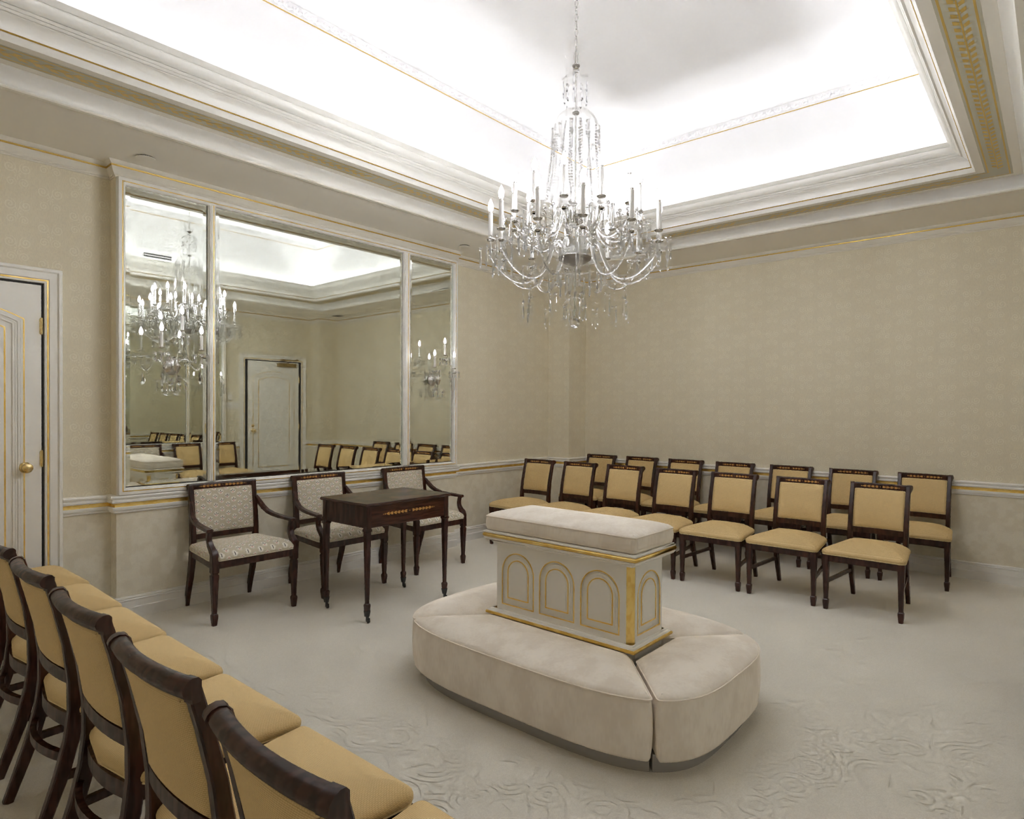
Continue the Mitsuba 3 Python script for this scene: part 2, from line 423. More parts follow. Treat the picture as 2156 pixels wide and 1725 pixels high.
crown = [(0, 2.845), (.007, 2.845), (.007, 2.853), (.013, 2.857), (.013, 2.864), (.018, 2.867), (.026, 2.880), (.033, 2.903), (.035, 2.918), (.044, 2.923), (.050, 2.932), (.056, 2.938), (.056, 2.945)]
k = struct('trim_3', mitred(OUT, crown, True), 'soffit', 'cream crown moulding with a thin gold line at the top of the walls')
obj('gilt_line', mitred(OUT, [(.0335, 2.905), (.0375, 2.906), (.0385, 2.914), (.035, 2.916)], True), 'pin_gold', k, label='thin gold line')

# ---------------- ceiling: lower soffit, cove step, stencilled soffit, cornice, lit cove and raised ceiling
def rect(o): return [(TX0 - o, TY0 - o), (TX1 + o, TY0 - o), (TX1 + o, TY1 + o), (TX0 - o, TY1 + o)]
STEP, CAV = 0.308, 0.248
ceil = struct('ceiling', flat(Polygon(rect(.06)), Z_CEIL2), 'ceiling_white', 'raised white tray ceiling lit from a hidden cove, with stencilled and gilded borders', smooth=False)
C = lambda name, mesh, mat, label=None, kind=None, smooth=30: obj(name, mesh, mat, ceil, smooth, label=label, kind=kind)
C('lower_soffit', flat(Polygon(OUT).buffer(.02, join_style=2).difference(Polygon(rect(STEP))), Z_CEIL1), 'soffit', 'flat cream soffit along the walls', smooth=False)
C('soffit_fillet', mitred(rect(STEP), [(-.030, Z_CEIL1 + .002), (-.030, Z_CEIL1 - .006), (0, Z_CEIL1 - .006), (0, Z_CEIL1 + .004)], True), 'soffit')
C('gilt_line', mitred(rect(STEP), [(-.036, Z_CEIL1 + .001), (-.036, Z_CEIL1 - .003), (-.0302, Z_CEIL1 - .003)], True), 'pin_gold', 'thin gold line at the edge of the soffit')
C('cavetto', mitred(rect(STEP), [(0, Z_CEIL1), (0, Z_CEIL1 + .008)] + [(.060 * (1 - math.cos(t)), Z_CEIL1 + .008 + .072 * math.sin(t)) for t in np.linspace(0, PI / 2, 9)], True), 'white', 'concave white step', smooth=40)
C('stencilled_soffit', flat(Polygon(rect(CAV + .002)).difference(Polygon(rect(-.001))), Z_SOF), 'soffit', smooth=False)
ground = Polygon(rect(.195)).difference(Polygon(rect(.048)))
C('stencil_ground', flat(ground, Z_SOF - .0008), 'stencil_ground', 'grey green painted band', smooth=False)
for o, w, m_, lab in ((.060, .009, 'gold_paint', 'painted gold border line'), (.174, .009, 'gold_paint', 'painted gold border line')):
    C('border_line', flat(Polygon(rect(o + w)).difference(Polygon(rect(o))), Z_SOF - .0014), m_, lab, smooth=False)

def leaf2d(L, W, n=10):
    t = np.linspace(0, 1, n)
    w = W * np.sin(PI * t ** 0.75) * (1 - .35 * t)
    return Polygon(np.vstack([np.column_stack([t * L, w]), np.column_stack([t[::-1] * L, -w[::-1]])[1:-1]]))
def aff(g, x, y, deg): return shapely.affinity.translate(shapely.affinity.rotate(g, deg, origin=(0, 0)), x, y)
import shapely.affinity
PER = 0.0625
def garland_period():
    g = [sbox(-.002, -.0035, PER + .002, .0035)]
    for s, x in ((1, .0), (-1, PER / 2)):
        g += [aff(leaf2d(.046, .0125), x + .016, s * .010, s * 24), aff(sbox(0, -.0016, .022, .0016), x, 0, s * 33),
              aff(leaf2d(.052, .0022), x + .004, s * .002, s * 52), aff(leaf2d(.034, .0016), x + .03, s * .003, s * 40)]
    return shapely.union_all(g)
gp = garland_period()
gm = flat(gp, 0.0)
def garland(x0, y0, dx, dy, n):
    out = []
    for i in range(n):
        s = gm.vertices[:, 0] + i * PER; t = gm.vertices[:, 1]
        m = tm(np.column_stack([x0 + s * dx - t * dy, y0 + s * dy + t * dx, np.full(len(s), Z_SOF - .0016)]), gm.faces)
        if m.face_normals[:, 2].mean() > 0: m.invert()
        out.append(m)
    return cat(out)
GC = .1215
for (x, y0, y1) in ((TX0 - GC, TY0, TY1), (TX1 + GC, TY0, TY1)):
    mid = (y0 + y1) / 2; n = int((mid - .09 - y0) / PER)
    C('stencil_garland', cat(garland(x, y0 - .02, 0, 1, n), garland(x, y1 + .02, 0, -1, n)), 'gold_paint', 'painted gold garland of leaves and thorns', smooth=False)
    for yy in (mid - .085, mid + .085):
        C('border_line', flat(sbox(x - .055, yy - .004, x + .055, yy + .004), Z_SOF - .0015), 'gold_paint', smooth=False)
for (y, x0, x1) in ((TY0 - GC, TX0, TX1), (TY1 + GC, TX0, TX1)):
    mid = (x0 + x1) / 2; n = int((mid - .09 - x0) / PER)
    C('stencil_garland', cat(garland(x0 - .02, y, 1, 0, n), garland(x1 + .02, y, -1, 0, n)), 'gold_paint', 'painted gold garland of leaves and thorns', smooth=False)

def lip(s, d):   # along the slope of the cornice, and out of it
    L = math.hypot(.143, .20); return (.143 * s + d * .20 / L, Z_SOF + .20 * s - d * .143 / L)
lp = [(0, 0), (.14, 0), (.147, -.003), (.168, -.003), (.175, .001), (.23, -.006), (.32, -.011), (.40, -.010), (.465, -.003), (.475, -.004), (.49, -.009), (.505, .004), (.555, .005), (.562, -.002), (.570, .005), (.622, .006), (.632, -.003), (.640, .006), (.70, .012), (.78, .013), (.85, .007), (.868, -.002), (.880, .005), (1.0, .006)]
C('cornice', mitred(rect(0), [(-.003, Z_SOF + .001)] + [lip(*q) for q in lp] + [(.128, Z_LIP + .001), (.010, Z_SOF + .035), (-.034, Z_SOF + .033)], True), 'white', 'stepped white cornice that hides the cove lamps')
C('gilt_line', mitred(rect(0), [lip(.143, -.001), lip(.146, .0012), lip(.170, .0012), lip(.173, -.001)], True), 'pin_gold', 'thin gold line on the cornice')
ZF0, ZF1 = 3.832, 3.893
C('cove_wall', mitred(rect(.03), [(0, Z_SOF + .02), (0, ZF0 - .012), (.004, ZF0 - .010), (.004, ZF0 - .002), (.001, ZF0), (.001, ZF1), (.006, ZF1 + .002), (.010, ZF1 + .008), (.010, Z_CEIL2 + .004)], True), 'ceiling_white', 'brightly lit white upright of the cove')
C('gilt_line', mitred(rect(.03), [(.0005, ZF0 - .016), (.0045, ZF0 - .015), (.0045, ZF0 - .012), (.001, ZF0 - .0115)], True), 'pin_gold', 'thin gold line under the leaf frieze')
for a, b in (((TX0, TY0), (TX0, TY1)), ((TX1, TY0), (TX1, TY1)), ((TX0, TY0), (TX1, TY0)), ((TX0, TY1), (TX1, TY1))):
    x0, x1 = (a[0] - .018, a[0] + .018) if a[0] == b[0] else (a[0] + .03, b[0] - .03)
    if a[0] == b[0]: x0, x1 = (a[0] - .020, a[0] + .014) if a[0] == TX0 else (a[0] - .014, a[0] + .020)
    y0, y1 = (a[1], b[1]) if a[0] == b[0] else ((a[1] - .020, a[1] + .014) if a[1] == TY0 else (a[1] - .014, a[1] + .020))
    m = tm([(x0, y0, Z_SOF + .075), (x1, y0, Z_SOF + .075), (x1, y1, Z_SOF + .075), (x0, y1, Z_SOF + .075)], [(0, 1, 2), (0, 2, 3)])
    k = C('cove_lamp', m, 'plastic', 'strip lamp lying in the cove', smooth=False)
    scene[k]['emitter'] = {'type': 'area', 'radiance': rgb(*[COVE_L * c for c in COVE_RGB]), 'sampling_weight': 12.0}

# acanthus frieze under the raised ceiling: each spray of leaves is a piece
def dome_leaf(L, W, h):
    m = ellipsoid(L / 2, W / 2, h, 8, 4); m.vertices[:, 0] += L / 2
    m.vertices[:, 2] += .002; m.vertices[:, 1] *= 1 - .5 * (m.vertices[:, 0:1].ravel() / L) ** 2
    return m
def spray():
    ms = []
    for L, W, a, ox, oy in ((.050, .024, 62, .0, .006), (.040, .022, 20, .012, .008), (.034, .020, 120, .0, .010), (.030, .018, -8, .022, .022)):
        m = rotz(dome_leaf(L, W, .007), math.radians(a)); ms.append(moved(m, (ox, oy, 0)))
    return cat(ms)
sp = spray()
fr = C('leaf_frieze', mitred(rect(.0285), [(-.0005, ZF0 + .001), (.0002, ZF0 + .003), (.0002, ZF1 - .003), (-.0005, ZF1 - .001)], True), 'ceiling_white', 'relief frieze of acanthus leaves')
STEPF = .066
hidden = []
def frieze_side(o, ex, length, own):
    n = int(length / STEPF)
    spd = None
    for i in range(n):
        m = put_on(sp, V(*o) + V(*ex) * (i * STEPF + .02), ex, (0, 0, 1))
        if own:
            obj('leaf_spray', m, 'ceiling_white', fr, smooth=50)
        else: hidden.append(m)
frieze_side((TX0 - .028, TY0, ZF0 + .001), (0, 1, 0), TY1 - TY0, True)
frieze_side((TX0, TY1 + .028, ZF0 + .001), (1, 0, 0), TX1 - TX0, True)
frieze_side((TX1 + .028, TY1, ZF0 + .001), (0, -1, 0), TY1 - TY0, False)
frieze_side((TX1, TY0 - .028, ZF0 + .001), (-1, 0, 0), TX1 - TX0, False)
obj('far_leaf_spray', cat(hidden), 'ceiling_white', fr, smooth=50, kind='stuff')

# cover plates, grilles
def disc_plate(x, y, label):
    k = thing('ceiling_cover_plate', label, 'cover plate', 'round cover plates on the soffit')
    p = Proto()
    p.add('plate', lathe([(0, -.012), (.050, -.012), (.055, -.010), (.055, -.007), (.050, -.006), (0, -.006)], 28), 'soffit')
    p.add('collar', lathe([(0, -.006), (.045, -.006), (.045, .001), (0, .001)], 24), 'dark_gap', label='dark gap above the plate')
    p.place(k, pose(x, y, Z_CEIL1, 0))
disc_plate(-4.345, 1.495, 'round cream cover plate on the soffit above the left end of the mirror')
disc_plate(-4.335, 4.29, 'round cream cover plate on the soffit near the right end of the mirror')
disc_plate(.10, 4.32, 'round cream cover plate on the soffit, reflected in the middle mirror pane')
disc_plate(.10, 1.50, 'round cream cover plate on the soffit above the camera side of the room')
k = thing('ceiling_vent', 'square dark air grille in the soffit at the corner, reflected in the mirror', 'vent')
p = Proto()
p.add('frame', cat(rbox(-.14, .14, -.10, -.078, -.010, .0, .002), rbox(-.14, .14, .078, .10, -.010, .0, .002), rbox(-.14, -.118, -.078, .078, -.010, 0, .002), rbox(.118, .14, -.078, .078, -.010, 0, .002)), 'soffit')
p.add('backing', rbox(-.118, .118, -.078, .078, -.002, .0, .0005), 'dark_gap')
for i in range(7): p.add('slat', rbox(-.118, .118, -.070 + i * .0225, -.062 + i * .0225, -.009, -.002, .001), 'pewter')
p.place(k, pose(.06, 6.12, Z_CEIL1, 0))
k = thing('cove_grille', 'white linear air grille with two rows of dark slots, reflected in the left mirror pane', 'vent')
p = Proto()
p.add('frame', rbox(-.001, .004, -.21, .21, -.03, .10, .001), 'ceiling_white')
for r in (0, 1):
    for i in range(14): p.add('slot', rbox(.0035, .006, -.165 + i * .0236, -.165 + i * .0236 + .018, -.012 + r * .03, .006 + r * .03, .0005), 'dark_gap')
p.place(k, pose(TX1 + .027, 3.13, 3.285, 180))

# ---------------- doors
def arch_poly(x0, x1, z0, z1, rise, n=18):
    w = (x1 - x0) / 2; R = (w * w + rise * rise) / (2 * rise); a = math.asin(min(1, w / R)); c = (x0 + x1) / 2
    return Polygon([(x0, z0), (x1, z0)] + [(c + R * math.sin(t), z1 + rise - R + R * math.cos(t)) for t in np.linspace(a, -a, n)])
def ring(poly, a, b): return poly.buffer(-a, join_style=2).difference(poly.buffer(-b, join_style=2))
def lift(m, h): return moved(m, (0, 0, h))

def door(name, label, o, ex, u1, leaf0, leaf1, top, extras):
    """u runs along ex; u1 is the outer edge of the right-hand casing"""
    P = lambda m: put_on(m, o, ex, (0, 0, 1))
    k = thing(name, label, 'door', kind='structure')
    lz = top - .10
    path = [(u1, 0.0), (u1, top), (0, top), (0, 0.0)]        # interior of the opening on the left
    cas = mitred(path, [(0, 0), (0, .030), (.004, .034), (.018, .034), (.022, .027), (.026, .024), (.064, .022), (.066, .016), (.078, .016), (.080, .020), (.088, .018), (.090, 0)], False)
    au = mitred(path, [(.0675, .0155), (.0680, .0185), (.0760, .0185), (.0765, .0155)], False)
    obj('casing', P(cas), 'white', k)
    obj('gilt_line', P(au), 'gilt', k, label='gold line on the casing')
    obj('reveal', P(cat(rbox(.088, leaf0, 0, lz, -.001, .003, .0005), rbox(leaf1, u1 - .088, 0, lz, -.001, .003, .0005), rbox(.088, u1 - .088, lz - .002, top - .088, -.001, .003, .0005))), 'dark_gap', k)
    leaf = obj('leaf', P(lift(extr(sbox(leaf0 + .003, .012, leaf1 - .003, lz - .004), .014), .001)), 'white', k)
    a0, a1 = leaf0 + .088, leaf1 - .088
    A = arch_poly(a0, a1, .30, 1.895, .088); B = arch_poly(a0 + .092, a1 - .092, .405, 1.835, .056)
    ms = [lift(extr(ring(A, .004, .016), .003), .015), lift(extr(ring(A, .022, .030), .006), .015), lift(extr(ring(A, .036, .042), .004), .015), lift(extr(ring(A, .048, .056), .007), .015), lift(extr(B.buffer(-.004), .006), .015)]
    obj('panel_moulding', P(cat(ms)), 'white', leaf)
    obj('gilt_line', P(lift(extr(ring(A, -.003, .004), .004), .015)), 'gilt', leaf, label='outer arched gold line')
    obj('gilt_line', P(lift(extr(ring(B, -.004, .004), .0068), .015)), 'gilt', leaf, label='inner arched gold line')
    ku = leaf1 - .084
    kn = put_on(lathe([(0, 0), (.030, 0), (.032, .004), (.026, .010), (.012, .014), (.010, .026), (.016, .032), (.026, .040), (.030, .052), (.028, .062), (.018, .070), (0, .073)], 24), (0, 0, 0), (1, 0, 0), (0, 1, 0))
    obj('knob', P(moved(kn, (ku, 1.01, .015))), 'brass', leaf, label='round brass knob')
    for hz in (.32, 1.06, 1.86):
        hx = leaf0 if extras else leaf1
        obj('hinge', P(cat(rbox(hx - .012, hx + .004, hz - .045, hz + .045, .004, .020, .001), moved(put_on(lathe([(0, -.05), (.006, -.05), (.006, .05), (0, .05)], 10), (0, 0, 0), (1, 0, 0), (0, 0, -1)), (hx - .002, hz, .022)))), 'brass', k)
    if extras:
        obj('deadbolt', P(moved(lathe([(0, 0), (.026, 0), (.026, .008), (.020, .014), (.006, .016), (.006, .026), (0, .027)], 20), (ku, 1.09, .015))), 'brass', leaf)
        obj('peephole', P(moved(lathe([(0, 0), (.008, 0), (.006, .004), (0, .004)], 12), ((a0 + a1) / 2, 1.61, .021))), 'bronze', leaf)
        c0 = leaf0 + .075
        obj('closer_body', P(rbox(c0, c0 + .33, lz - .085, lz - .022, .016, .075, .006)), 'bronze', leaf, label='bronze door closer')
        obj('closer_arm', P(cat(bar([(c0 + .13, lz - .018, .05), (c0 + .24, lz + .030, .055)], .022, .008, (0, 0, 1)), bar([(c0 + .24, lz + .036, .050), (c0 - .04, lz + .042, .028)], .020, .008, (0, 0, 1)), rbox(c0 + .215, c0 + .265, lz + .018, lz + .050, .022, .062, .004), rbox(c0 - .06, c0 - .02, lz + .026, lz + .058, .018, .04, .004))), 'bronze', leaf)
door('door_1', 'white panelled door with gold arched lines and a brass knob, left of the large mirror', (XL, DL0, 0), (0, 1, 0), DL1 - DL0, .104, DL1 - DL0 - .102, 2.21, False)
door('door_2', 'white panelled door with gold arched lines and a bronze closer, reflected in the mirror', (XR, DR1, 0), (0, -1, 0), DR1 - DR0, .133, DR1 - DR0 - .134, 2.256, True)

def wall_box(name, label, cat_, y0, y1, z0, z1, mk, group=None):
    k = thing(name, label, cat_, group); p = Proto(); mk(p, y1 - y0, z1 - z0)
    p.place(k, T([[0, 0, -1, XR], [-1, 0, 0, (y0 + y1) / 2], [0, 1, 0, (z0 + z1) / 2], [0, 0, 0, 1]]))
def mk_thermo(p, w, h): p.add('case', rbox(-w / 2, w / 2, -h / 2, h / 2, 0, .026, .004), 'plastic'); p.add('foot', rbox(-w / 2 + .008, w / 2 - .008, -h / 2 - .006, -h / 2 + .004, 0, .020, .002), 'pewter')
def mk_switch(n):
    def mk(p, w, h):
        p.add('plate', rbox(-w / 2, w / 2, -h / 2, h / 2, 0, .006, .003), 'plastic')
        for i in range(n):
            x = (i - (n - 1) / 2) * .046
            p.add('paddle', rbox(x - .017, x + .017, -.033, .033, .005, .011, .003), 'plastic')
    return mk
wall_box('thermostat', 'small white wall box above the light switches beside the reflected door', 'thermostat', 4.600, 4.672, 1.505, 1.618, mk_thermo)
wall_box('light_switch', 'white double light switch beside the reflected door', 'light switch', 4.580, 4.695, 1.355, 1.468, mk_switch(2))
wall_box('light_switch', 'white single light switch beside the casing of the reflected door', 'light switch', 4.703, 4.776, 1.355, 1.468, mk_switch(1))

# ---------------- the mirrors
def mirror_unit(label, o, ex, W, panes, tilt):
    P = lambda m: put_on(m, o, ex, (0, 0, 1))
    k = thing('wall_mirror', label, 'mirror', None)
    zb, zt = .806, 2.845; g0, g1 = .855, 2.802
    fr = [(0, 0), (0, .036), (.004, .042), (.022, .044), (.0235, .040), (.0285, .040), (.030, .044), (.034, .042), (.040, .034), (.043, .034), (.0465, .022), (.0465, .002)]
    loop = [(0, zb), (W, zb), (W, zt), (0, zt)]
    obj('frame', P(mitred(loop, fr, True)), 'white', k)
    obj('gilt_line', P(mitred(loop, [(.0236, .0395), (.0242, .0425), (.0280, .0425), (.0284, .0395)], True)), 'gilt', k, label='gold line on the frame')
    for (a, b), (c, d) in zip(panes, panes[1:]):
        u0, u1 = b, c; w = u1 - u0
        sec = Polygon([(0, .002), (0, .022), (.006, .030), (.008, .036), (.014, .036), (.016, .040), (w - .016, .040), (w - .014, .036), (w - .008, .036), (w - .006, .030), (w, .022), (w, .002)])
        m = extr(sec, g1 - g0); m.vertices = m.vertices[:, [0, 2, 1]] + [u0, g0, 0]; m.invert()
        mu = obj('mullion', P(m), 'white', k)
        obj('gilt_line', P(rbox(u0 + w * .56, u0 + w * .56 + .006, g0, g1, .039, .0415, .0005)), 'gilt', mu, label='gold line')
    for a, b in panes:
        obj('backing', P(rbox(a - .002, b + .002, g0 - .002, g1 + .002, .001, .004, .0005)), 'dark_gap', k)
        e, t, h0, h1 = .004, .027, .0085, .0100
        x0, x1, y0, y1 = a + e, b - e, g0 + e, g1 - e
        v = []
        for x in (x0, x0 + t, x1 - t, x1):
            for y in (y0, y0 + t, y1 - t, y1):
                inn = x0 < x < x1 and y0 < y < y1
                v.append((x, y, (h1 if inn else h0) + .0))
        v = np.array(v); f = []
        q = lambda i, j: i * 4 + j
        v[:, 2] += tilt * (v[:, 0] - (a + b) / 2)
        f = []
        O = [q(0, 0), q(3, 0), q(3, 3), q(0, 3)]; I = [q(1, 1), q(2, 1), q(2, 2), q(1, 2)]
        for i in range(4):
            j = (i + 1) % 4
            f += [(O[i], O[j], I[j]), (O[i], I[j], I[i])]
        f += [(I[0], I[1], I[2]), (I[0], I[2], I[3])]
        obj('mirror_pane', P(tm(v, f)), 'mirror', k, smooth=False, label='mirror pane with a sloped border')
mirror_unit('large mirror of three panes in a white and gold frame above the armchairs', (XLP, ML0, 0), (0, 1, 0), ML1 - ML0, [(.0465, .569), (.622, 2.325), (2.401, ML1 - ML0 - .0465)], 0.0)
mirror_unit('second large mirror, on the opposite wall, visible only by its reflection', (XRP, MR1, 0), (0, -1, 0), MR1 - MR0, [(.0465, .540), (.580, 2.43), (2.47, MR1 - MR0 - .0465)], 0.0)

# ================================================================== FURNITURE
def husk(L, W):
    """bellflower husk pointing along +x, as in the satinwood inlay"""
    return Polygon([(0, -W * .22), (L * .25, -W * .30), (L * .55, -W), (L * .72, -W * .62), (L * .80, -W * .9), (L, -W * 1.0), (L * .93, -W * .3), (L * 1.02, 0), (L * .93, W * .3), (L, W), (L * .80, W * .9), (L * .72, W * .62), (L * .55, W), (L * .25, W * .30), (0, W * .22)])
def inlay_row(half, n, W):
    """husks running in from both ends to a dot in the middle"""
    L = half * .80 / n; g = [Point(0, 0).buffer(W * .35, quad_segs=3)]
    h = husk(L * .92, W)
    for i in range(n):
        x = half * .10 + i * L
        g += [shapely.affinity.translate(h, x, 0) if False else shapely.affinity.translate(shapely.affinity.scale(h, -1, 1, origin=(0, 0)), x + L * .95, 0)]
        g += [shapely.affinity.translate(h, -(x + L * .95), 0)]
    for s in (1, -1):
        g += [Point(s * half * .935, 0).buffer(W * .5, quad_segs=2), Point(s * half * 1.0, 0).buffer(W * .3, quad_segs=2)]
    return shapely.union_all(g)

def curve_bar(xs, yfun, sec):
    """sweep a (y,z) section along x with y = yfun(x)"""
    rings = []
    for x in xs:
        s = (yfun(x + .001) - yfun(x - .001)) / .002
        rings.append(np.array([(x - a * s, yfun(x) + a, z) for a, z in sec]))
    return loft(rings)

def leg_foot(p, name, x, y, ztop, w0, w1, mat='wood'):
    """square tapered leg with a spade foot"""
    m = cat(bar([(x, y, .068), (x, y, ztop)], [w1, w0], [w1, w0], (1, 0, 0), .002),
            bar([(x, y, .0), (x, y, .055), (x, y, .066), (x, y, .072)], [w1 * .98, w1 * 1.42, w1 * 1.38, w1 * 1.0], [w1 * .98, w1 * 1.42, w1 * 1.38, w1 * 1.0], (1, 0, 0), .002))
    p.add(name, m, mat)

def post_path(y0, pts): return pts

def make_side_chair():
    p = Proto()
    FW, RW = .492, .385                                     # width over the front legs and over the back
    cz = .845
    fx = FW / 2 - .020
    for s in (-1, 1):
        leg_foot(p, 'front_leg', s * fx, .020, .340, .040, .025)
    sag = lambda x: .022 * (1 - (2 * x / RW) ** 2)
    post = np.array([(.548, 0), (.516, .09), (.478, .20), (.449, .31), (.438, .40), (.441, .50), (.458, .62), (.486, .74), (.512, .835)])
    from_z = lambda z: np.interp(z, post[:, 1], post[:, 0])
    for s in (-1, 1):
        px = s * (RW / 2 - .015)
        pts = np.column_stack([np.full(len(post), px), post[:, 0], post[:, 1]])
        p.add('rear_leg', bar(pts, [.026, .028, .030, .031, .032, .031, .030, .029, .029], [.030, .034, .040, .044, .044, .040, .034, .030, .028], (1, 0, 0), .004), 'wood')
    xs = np.linspace(-RW / 2, RW / 2, 17)
    yc = lambda x: .512 + sag(x)
    sec = [(-.012, .801), (-.014, .815), (-.014, .838), (-.008, .845), (.003, cz + .0015), (.013, .843), (.020, .836), (.0225, .828), (.0195, .819), (.012, .813), (.004, .809), (.003, .801)]
    p.add('crest_rail', curve_bar(xs, yc, sec), 'wood', 40)
    big = [(y * 1.13 + .001, .826 + (z - .826) * 1.12) for y, z in sec]
    for s in (-1, 1):
        e = np.sort(np.array([s * (RW / 2 + .003), s * (RW / 2 - .022)]))
        p.add('crest_cap', curve_bar(e, yc, big), 'wood', 40)
    il = extr(inlay_row(.128, 4, .0088), .0006); il.vertices = np.column_stack([il.vertices[:, 0], .512 + sag(il.vertices[:, 0]) - .0138 - il.vertices[:, 2], .8225 + il.vertices[:, 1]])
    il.invert(); p.add('inlay', il, 'inlay', False, label='satinwood bellflower inlay along the top rail')
    yl = lambda x: from_z(.507) + sag(x) * .95
    p.add('back_rail', curve_bar(np.linspace(-RW / 2 + .012, RW / 2 - .012, 13), yl, [(-.013, .487), (-.013, .527), (.013, .527), (.013, .487)]), 'wood')
    # upholstered back, a cushion bent along the posts
    w, z0, z1 = RW / 2 - .0315, .5285, .8015
    def back(sgn, crown, d0):
        L = round_poly([(-w, z0), (w, z0), (w, z1), (-w, z1)], .008)
        m, uv = pillow(L, [(-.000, 0), (.0, .004), (-.004, .010), (-.012, .0135)], lambda d, x, y: crown * (1 - math.exp(-d / .035)), .014)
        vv = m.vertices.copy(); h = vv[:, 2]
        y = np.array([from_z(z) + sag(x) * .97 for x, z in vv[:, :2]])
        m.vertices = np.column_stack([vv[:, 0], y - sgn * (h + d0), vv[:, 1]])
        if sgn < 0: m.invert()
        return m, vv[:, :2]
    m, uv = back(1, .010, .002); p.add('back_pad', m, 'gold_cloth', True, uv)
    m, uv = back(-1, .003, -.001); p.add('back_cover', m, 'gold_cloth', True, uv)
    L = round_poly([(-w, z0), (w, z0), (w, z1), (-w, z1)], .008); L = resample(L, .03)
    p.add('back_welt', tube(np.array([(x, from_z(z) + sag(x) * .97 - .0075, z) for x, z in offset_loop(L, .0005)]), .0026, 5, True), 'welt', 60)
    # seat
    hw, hr = FW / 2 + .006, RW / 2 + .012
    loop = round_poly([(-hw, -.006), (hw, -.006), (hr, .420), (hr - .05, .443), (0, .468), (-hr + .05, .443), (-hr, .420)], .028)
    m, uv = pillow(loop, [(-.006, .381), (.000, .384), (.006, .393), (.0065, .402), (.003, .411), (-.005, .419), (-.016, .4265)], lambda d, x, y: .052 * (1 - math.exp(-d / .080)), .018)
    p.add('seat', m, 'gold_cloth', True, uv)
    p.add('seat_welt', tube(np.column_stack([offset_loop(resample(loop, .03), .001), np.full(len(resample(loop, .03)), .3845)]), .003, 5, True), 'welt', 60)
    p.add('front_rail', rbox(-fx, fx, .004, .026, .336, .382, .002), 'wood')
    for s in (-1, 1):
        p.add('leg_block', rbox(s * fx - .021, s * fx + .021, -.001, .041, .336, .382, .002), 'wood')
        p.add('side_rail', bar([(s * (fx + .008), .035, .360), (s * (RW / 2 - .015), .43, .360)], .022, .044, (1, 0, 0), .002) if False else
              loft([np.array([(s * a - .011, y, .338), (s * a + .011, y, .338), (s * a + .011, y, .382), (s * a - .011, y, .382)]) for a, y in ((fx + .008, .03), (RW / 2 - .015, .435))]), 'wood')
        p.add('stretcher', loft([np.array([(s * a - .009, y, z - .012), (s * a + .009, y, z - .012), (s * a + .009, y, z + .012), (s * a - .009, y, z + .012)]) for a, y, z in ((fx, .03, .190), (RW / 2 - .015, .475, .198))]), 'wood')
    p.add('rear_rail', curve_bar(np.linspace(-RW / 2 + .02, RW / 2 - .02, 11), lambda x: .430 + .034 * (1 - (2 * x / RW) ** 2), [(-.011, .338), (-.011, .384), (.011, .384), (.011, .338)]), 'wood')
    p.add('rear_stretcher', curve_bar(np.linspace(-RW / 2 + .02, RW / 2 - .02, 11), lambda x: .458 + .045 * (1 - (2 * x / RW) ** 2), [(-.009, .243), (-.009, .272), (.009, .272), (.009, .243)]), 'wood')
    return p

ORD = ['rightmost', 'second from the right', 'third from the right', 'fourth from the right', 'fifth from the right', 'sixth from the right', 'leftmost']
side = make_side_chair()
for i, x in enumerate((-.992, -1.527, -2.062, -2.592, -3.118, -3.640, -4.150)):
    k = thing('side_chair', f'gold side chair, {ORD[i]} in the front row facing the settee', 'chair', 'gold chairs in the front row')
    side.place(k, pose(x, 4.725 + .006 * ((i * 5) % 3 - 1), 0, (i * 37 % 5 - 2) * .35))
for i, x in enumerate((-.868, -1.408, -1.950, -2.485, -3.025, -3.560, -4.080)):
    k = thing('side_chair', f'gold side chair, {ORD[i]} in the back row against the far wall', 'chair', 'gold chairs in the back row')
    side.place(k, pose(x, 5.815 + .005 * ((i * 7) % 3 - 1), 0, (i * 53 % 5 - 2) * .3))
NEAR = ['nearest the camera, cut by the lower edge', 'second nearest the camera', 'third nearest the camera', 'fourth nearest the camera', 'fifth nearest the camera at the left edge', 'sixth from the camera, only its seat in view', 'farthest of the row, its seat by the white door']
for i, x in enumerate((-.925, -1.462, -2.005, -2.560, -3.110, -3.685, -4.255)):
    k = thing('side_chair', f'gold side chair seen from behind, {NEAR[i]}', 'chair', 'gold chairs seen from behind at the lower left')
    side.place(k, pose(x, 1.015 + .012 * i, 0, 180 + (i * 29 % 5 - 2) * .5))
for i, (y, what) in enumerate(((3.905, 'gold side chair reflected in the left mirror pane beside the reflected settee'), (4.435, 'gold side chair reflected in the middle mirror pane beside the reflected door'))):
    k = thing('side_chair', what, 'chair', 'gold chairs under the opposite mirror')
    side.place(k, pose(.10, y, 0, -90))

